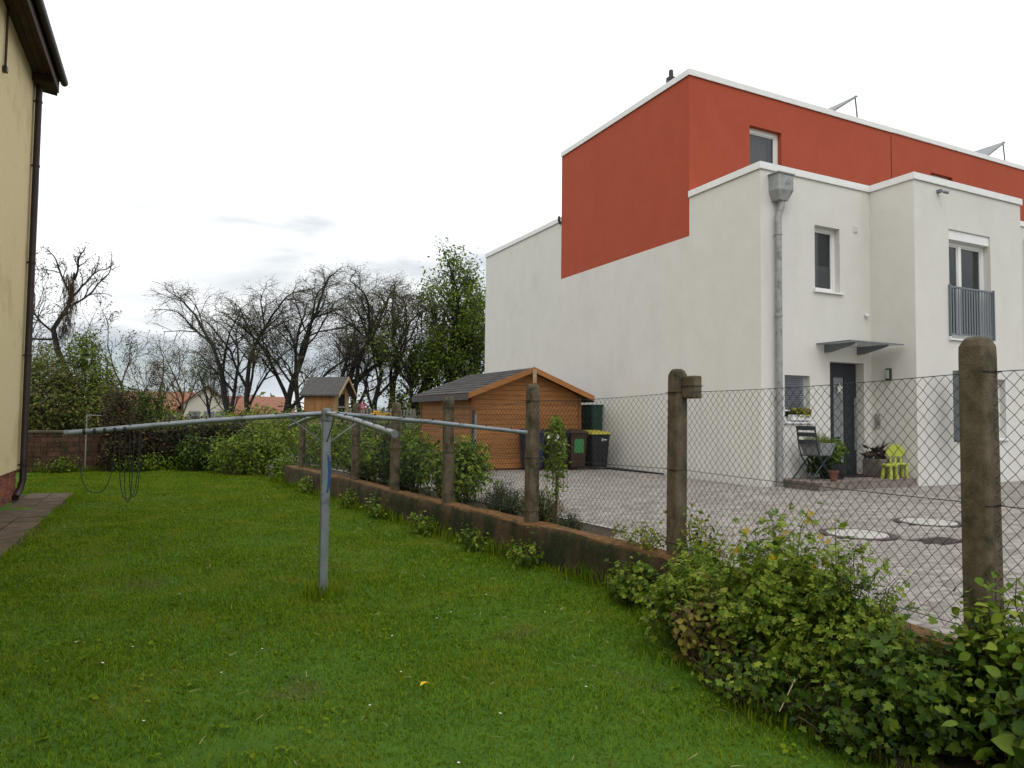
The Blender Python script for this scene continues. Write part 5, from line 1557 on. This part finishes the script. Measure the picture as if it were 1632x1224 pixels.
for i, (x, y, d, ln, r, lab) in enumerate(small):
    rnd.seed(700+i)
    T_ = Tree(); T_.grow((x, y, -.3), d, ln, r, 0, 4, ROB)
    T_.done('sapling', (x, y, -.25), lab, 'tree', 'small trees in the background', 'leaf_bronze' if i < 4 else 'leaf_tree', .09, 900, .14, bark='twig' if i in (2, 3) else 'bark')
rnd.seed(9)
# far houses with red roofs
def far_house(x, y, wx, wy, ez, rz, lab, rot=0):
    t = thing('far_house', (x, y, -.25), lab, 'house', 'far houses with red roofs')
    MB().box(x-wx, x+wx, y-wy, y+wy, -.3, ez).build('wall', 'far_wall', t)
    if rot:   # ridge along y, gable to the viewer
        for s in (-1, 1):
            MB().prism([(x+s*(wx+.4), ez-.25), (x, rz), (x, rz+.2), (x+s*(wx+.4), ez-.05)], 'y', y-wy-.3, y+wy+.3).build('roof', 'tile_roof', t)
        MB().prism([(x-wx, ez), (x+wx, ez), (x, rz-.05)], 'y', y-wy, y-wy+.2).build('gable', 'far_wall', t)
    else:
        for s in (-1, 1):
            MB().prism([(y+s*(wy+.4), ez-.25), (y, rz), (y, rz+.2), (y+s*(wy+.4), ez-.05)], 'x', x-wx-.3, x+wx+.3).build('roof', 'tile_roof', t)
    for k in (-.5, .1, .6):
        MB().box(x+k*wx-.5, x+k*wx+.5, y-wy-.03, y-wy-.001, ez-1.9, ez-.6).build('window', 'rail_grey', t)
far_house(-11.3, 74, 3.4, 4, 1.9, 3.6, 'far house with orange tiled roof at the left')
far_house(-6.8, 70, 2.2, 5, 2.3, 4.1, 'far house with pale gable facing the garden', 1)
far_house(-2.6, 71, 4.2, 4, 1.6, 3.2, 'far long house with brownish red roof behind the bare trees')
# ------------------------------------------------------------------ distant tree belt closing the horizon
A = rng.uniform(0, 1, 9000)
ang = -.75+A*1.9
dist = 105+rng.uniform(0, 14, 9000)
hx = 3.0+1.6*np.sin(ang*23)+1.2*np.sin(ang*57+1)
p = np.c_[CAM.x+dist*np.sin(ang), CAM.y+dist*np.cos(ang), rng.uniform(-.2, 1, 9000)**1*np.maximum(hx, 1)*.9]
v, f = leaves(p, 1.1, LEAF_S)
tag(link('distant_woods', np_mesh('distant_woods', v, f), 'leaf_thicket'), 'distant belt of trees along the horizon', 'woods', kind='stuff')

# ------------------------------------------------------------------ grass
def grass():
    n = 670000
    # candidates over the lawn, thinned with distance
    x = rng.uniform(-13.2, -6.2, n); y = rng.uniform(-9.0, 12.2, n)
    fx = np.interp(y, [p[1] for p in FENCE][::-1], [p[0] for p in FENCE][::-1])
    sx, sy, sw = screen(np.c_[x, y, np.zeros(n)])
    ok = (x < fx-.10) & (sw > 1.6) & (sx > -600) & (sx < 2100) & (sy < 1900)
    edge = .05*np.sin(y*3.1)+.04*np.sin(y*7.7)+.03*np.sin(y*17)
    ok &= ~((x < -11.80+edge) & (y < 6.02))
    ok &= ~((x < -12.6) & (y < 5.4))
    ok &= ~((x > -7.15+.1*np.sin(y*5)) & (y < -5.9))
    # a worn patch near the camera and thin turf along the wall foot
    patch = ((x+9.93)/.40)**2+((y+6.30)/.16)**2
    ok &= rng.uniform(0, 1, n) > .88*np.exp(-patch*.9)
    ok &= rng.uniform(0, 1, n) < np.clip(26/(sw*sw)+.22, .25, 1)
    x, y, sw = x[ok], y[ok], sw[ok]
    m = len(x)
    z = lawn_h(x, y)-.004
    cl = np.sin(x*2.1+1.3*np.sin(y*1.7))*np.sin(y*2.6+x)
    h = (.019+.007*cl+.013*rng.uniform(0, 1, m)**2)*(.9+.03*sw)
    wd = .0015+.0004*sw
    a = rng.uniform(0, 2*math.pi, m); ln = rng.uniform(.3, 1.5, m)*h
    dx, dy = np.cos(a), np.sin(a)
    px, py = -dy*wd, dx*wd
    V = np.zeros((m, 5, 3))
    V[:, 0] = np.c_[x-px, y-py, z]; V[:, 1] = np.c_[x+px, y+py, z]
    V[:, 2] = np.c_[x+px*.8+dx*ln*.35, y+py*.8+dy*ln*.35, z+h*.62]; V[:, 3] = np.c_[x-px*.8+dx*ln*.35, y-py*.8+dy*ln*.35, z+h*.62]
    V[:, 4] = np.c_[x+dx*ln, y+dy*ln, z+h]
    F = np.array([(0, 1, 2), (0, 2, 3), (3, 2, 4)])[None]+(np.arange(m)*5)[:, None, None]
    o = link('lawn_grass', np_mesh('lawn_grass', V.reshape(-1, 3), F.reshape(-1, 3)), 'grass')
    tag(o, 'short green lawn grass between the house and the fence', 'grass', kind='stuff')
    print('grass blades', m)
grass()
# longer tufts at the dryer foot, along the wall foot and the path
def tufts(name, centres, label):
    V = []
    for (cx, cy, n, s, hh) in centres:
        q = rng.normal(0, s, (n, 2)); V.append(np.c_[cx+q[:, 0], cy+q[:, 1], np.zeros(n), np.full(n, hh)])
    V = np.concatenate(V)
    A = V[:, :3]; h = V[:, 3]*rng.uniform(.5, 1.1, len(V))
    v, f = leaves(A, .001, LEAF_N)
    n = len(A); a = rng.uniform(0, 6.28, n); ln = h*rng.uniform(.1, .7, n); wd = .004
    W = np.zeros((n, 5, 3)); dx, dy = np.cos(a), np.sin(a)
    W[:, 0] = A+np.c_[dy*wd, -dx*wd, np.zeros(n)]; W[:, 1] = A-np.c_[dy*wd, -dx*wd, np.zeros(n)]
    W[:, 2] = W[:, 1]+np.c_[dx*ln*.3, dy*ln*.3, h*.6]; W[:, 3] = W[:, 0]+np.c_[dx*ln*.3, dy*ln*.3, h*.6]
    W[:, 4] = A+np.c_[dx*ln, dy*ln, h]
    F = np.array([(0, 1, 2), (0, 2, 3), (3, 2, 4)])[None]+(np.arange(n)*5)[:, None, None]
    o = link(name, np_mesh(name, W.reshape(-1, 3), F.reshape(-1, 3)), 'grass')
    return tag(o, label, 'grass', kind='stuff')
cs = [(DX, DY, 260, .09, .13)]
for y in np.arange(-4.6, 7.5, .22):
    cs.append((fence_x(y)-.17, y, 44, .06, .17+.07*math.sin(y*4)))
for x in np.arange(-13.2, -7.8, .2):
    cs.append((x, 11.6-max(0, x+11)*.12, 40, .09, .2))
for y in np.arange(-1.2, 6, .25):
    cs.append((-11.74+.05*math.sin(y*5), y, 26, .05, .08))
for y in np.arange(-8.3, -5.2, .12):
    cs.append((-7.22-.06*math.sin(y*6) if y < -6 else -6.9-(y+6)*-.2, y, 40, .08, .085))
tufts('grass_tufts', cs, 'longer grass tufts at the dryer foot and along the walls')
# daisies
ds = [(-9.62, -4.9), (-9.9, -5.3), (-10.4, -4.6), (-10.55, -4.9), (-10.75, -4.3), (-10.3, -5.9), (-8.3, -4.7), (-8.15, -4.62), (-8.0, -4.75), (-8.75, -5.0), (-7.7, -4.3), (-8.5, -2.9), (-8.2, -3.4), (-11.45, 1.4), (-11.5, .8), (-11.4, 1.1), (-11.55, 2.0), (-9.2, -6.1), (-8.6, -6.5), (-11.5, .2), (-11.42, 2.4), (-8.0, -6.4), (-9.0, -6.9), (-9.8, -2.0), (-8.9, -5.7), (-7.5, -5.0), (-7.35, -4.8), (-10.1, -3.2)]
dv_ = []; 
v1, f1 = [], []
mw = MB()
for (x, y) in ds:
    z = .026+float(lawn_h(np.array([x]), np.array([y]))[0])
    n0 = len(mw.v); r_ = rnd.uniform(.006, .009); tl = rnd.uniform(-.3, .3)
    mw.v.append((x, y, z))
    for k in range(8):
        a = k*math.pi/4
        mw.v.append((x+r_*math.cos(a), y+r_*math.sin(a), z+tl*r_*math.cos(a)))
    for k in range(8):
        mw.f.append((n0, n0+1+k, n0+1+(k+1) % 8))
tag(mw.build('daisies', 'petal_white'), 'tiny white daisies scattered over the lawn', 'daisies', kind='stuff')
# broad-leaved weeds and dead blades among the grass
n = 900
wx = rng.uniform(-12, -7.3, n); wy = rng.uniform(-8, 9, n)
okw = (np.sin(wx*1.9+2)*np.sin(wy*1.3+wx) > .1) & (wx < np.interp(wy, [p[1] for p in FENCE][::-1], [p[0] for p in FENCE][::-1])-.4)
wx, wy = wx[okw], wy[okw]
pp = np.repeat(np.c_[wx, wy, lawn_h(wx, wy)+.018], 7, axis=0)+np.c_[rng.normal(0, .03, (len(wx)*7, 2)), rng.uniform(-.006, .01, len(wx)*7)]
v, f = leaves(pp, .028, LEAF_O, spread=.35)
tag(link('lawn_weeds', np_mesh('lawn_weeds', v, f), 'grass'), 'flat broad-leaved weeds and clover scattered in the lawn', 'weeds', kind='stuff')
n = 1500
wx = rng.uniform(-11.5, -7.2, n); wy = rng.uniform(-8, 6, n)
wl_ = np.interp(wy, [p[1] for p in FENCE][::-1], [p[0] for p in FENCE][::-1])
okw = (wx < wl_-.3) & (rng.uniform(0, 1, n) < np.clip(.25+1.1*np.exp(-((wx-wl_+.9)/.5)**2), 0, 1))
pp = np.c_[wx, wy, lawn_h(wx, wy)+.026][okw]
v, f = leaves(pp, .05, LEAF_N, spread=.4, width=.5)
tag(link('dry_blades', np_mesh('dry_blades', v, f), 'straw'), 'dry straw-coloured blades lying in the lawn', 'grass', kind='stuff')
yl = MB()
yl.v = [(-8.88, -6.02, .06), (-8.86, -6.05, .065), (-8.83, -6.04, .05), (-8.85, -6.01, .055), (-8.90, -6.055, .05)]
yl.f = [(0, 4, 1), (0, 1, 2), (0, 2, 3)]
tag(yl.build('fallen_leaf', 'petal_yellow'), 'small yellow fallen leaf on the lawn', 'leaf')
print('objects', len(bpy.data.objects))
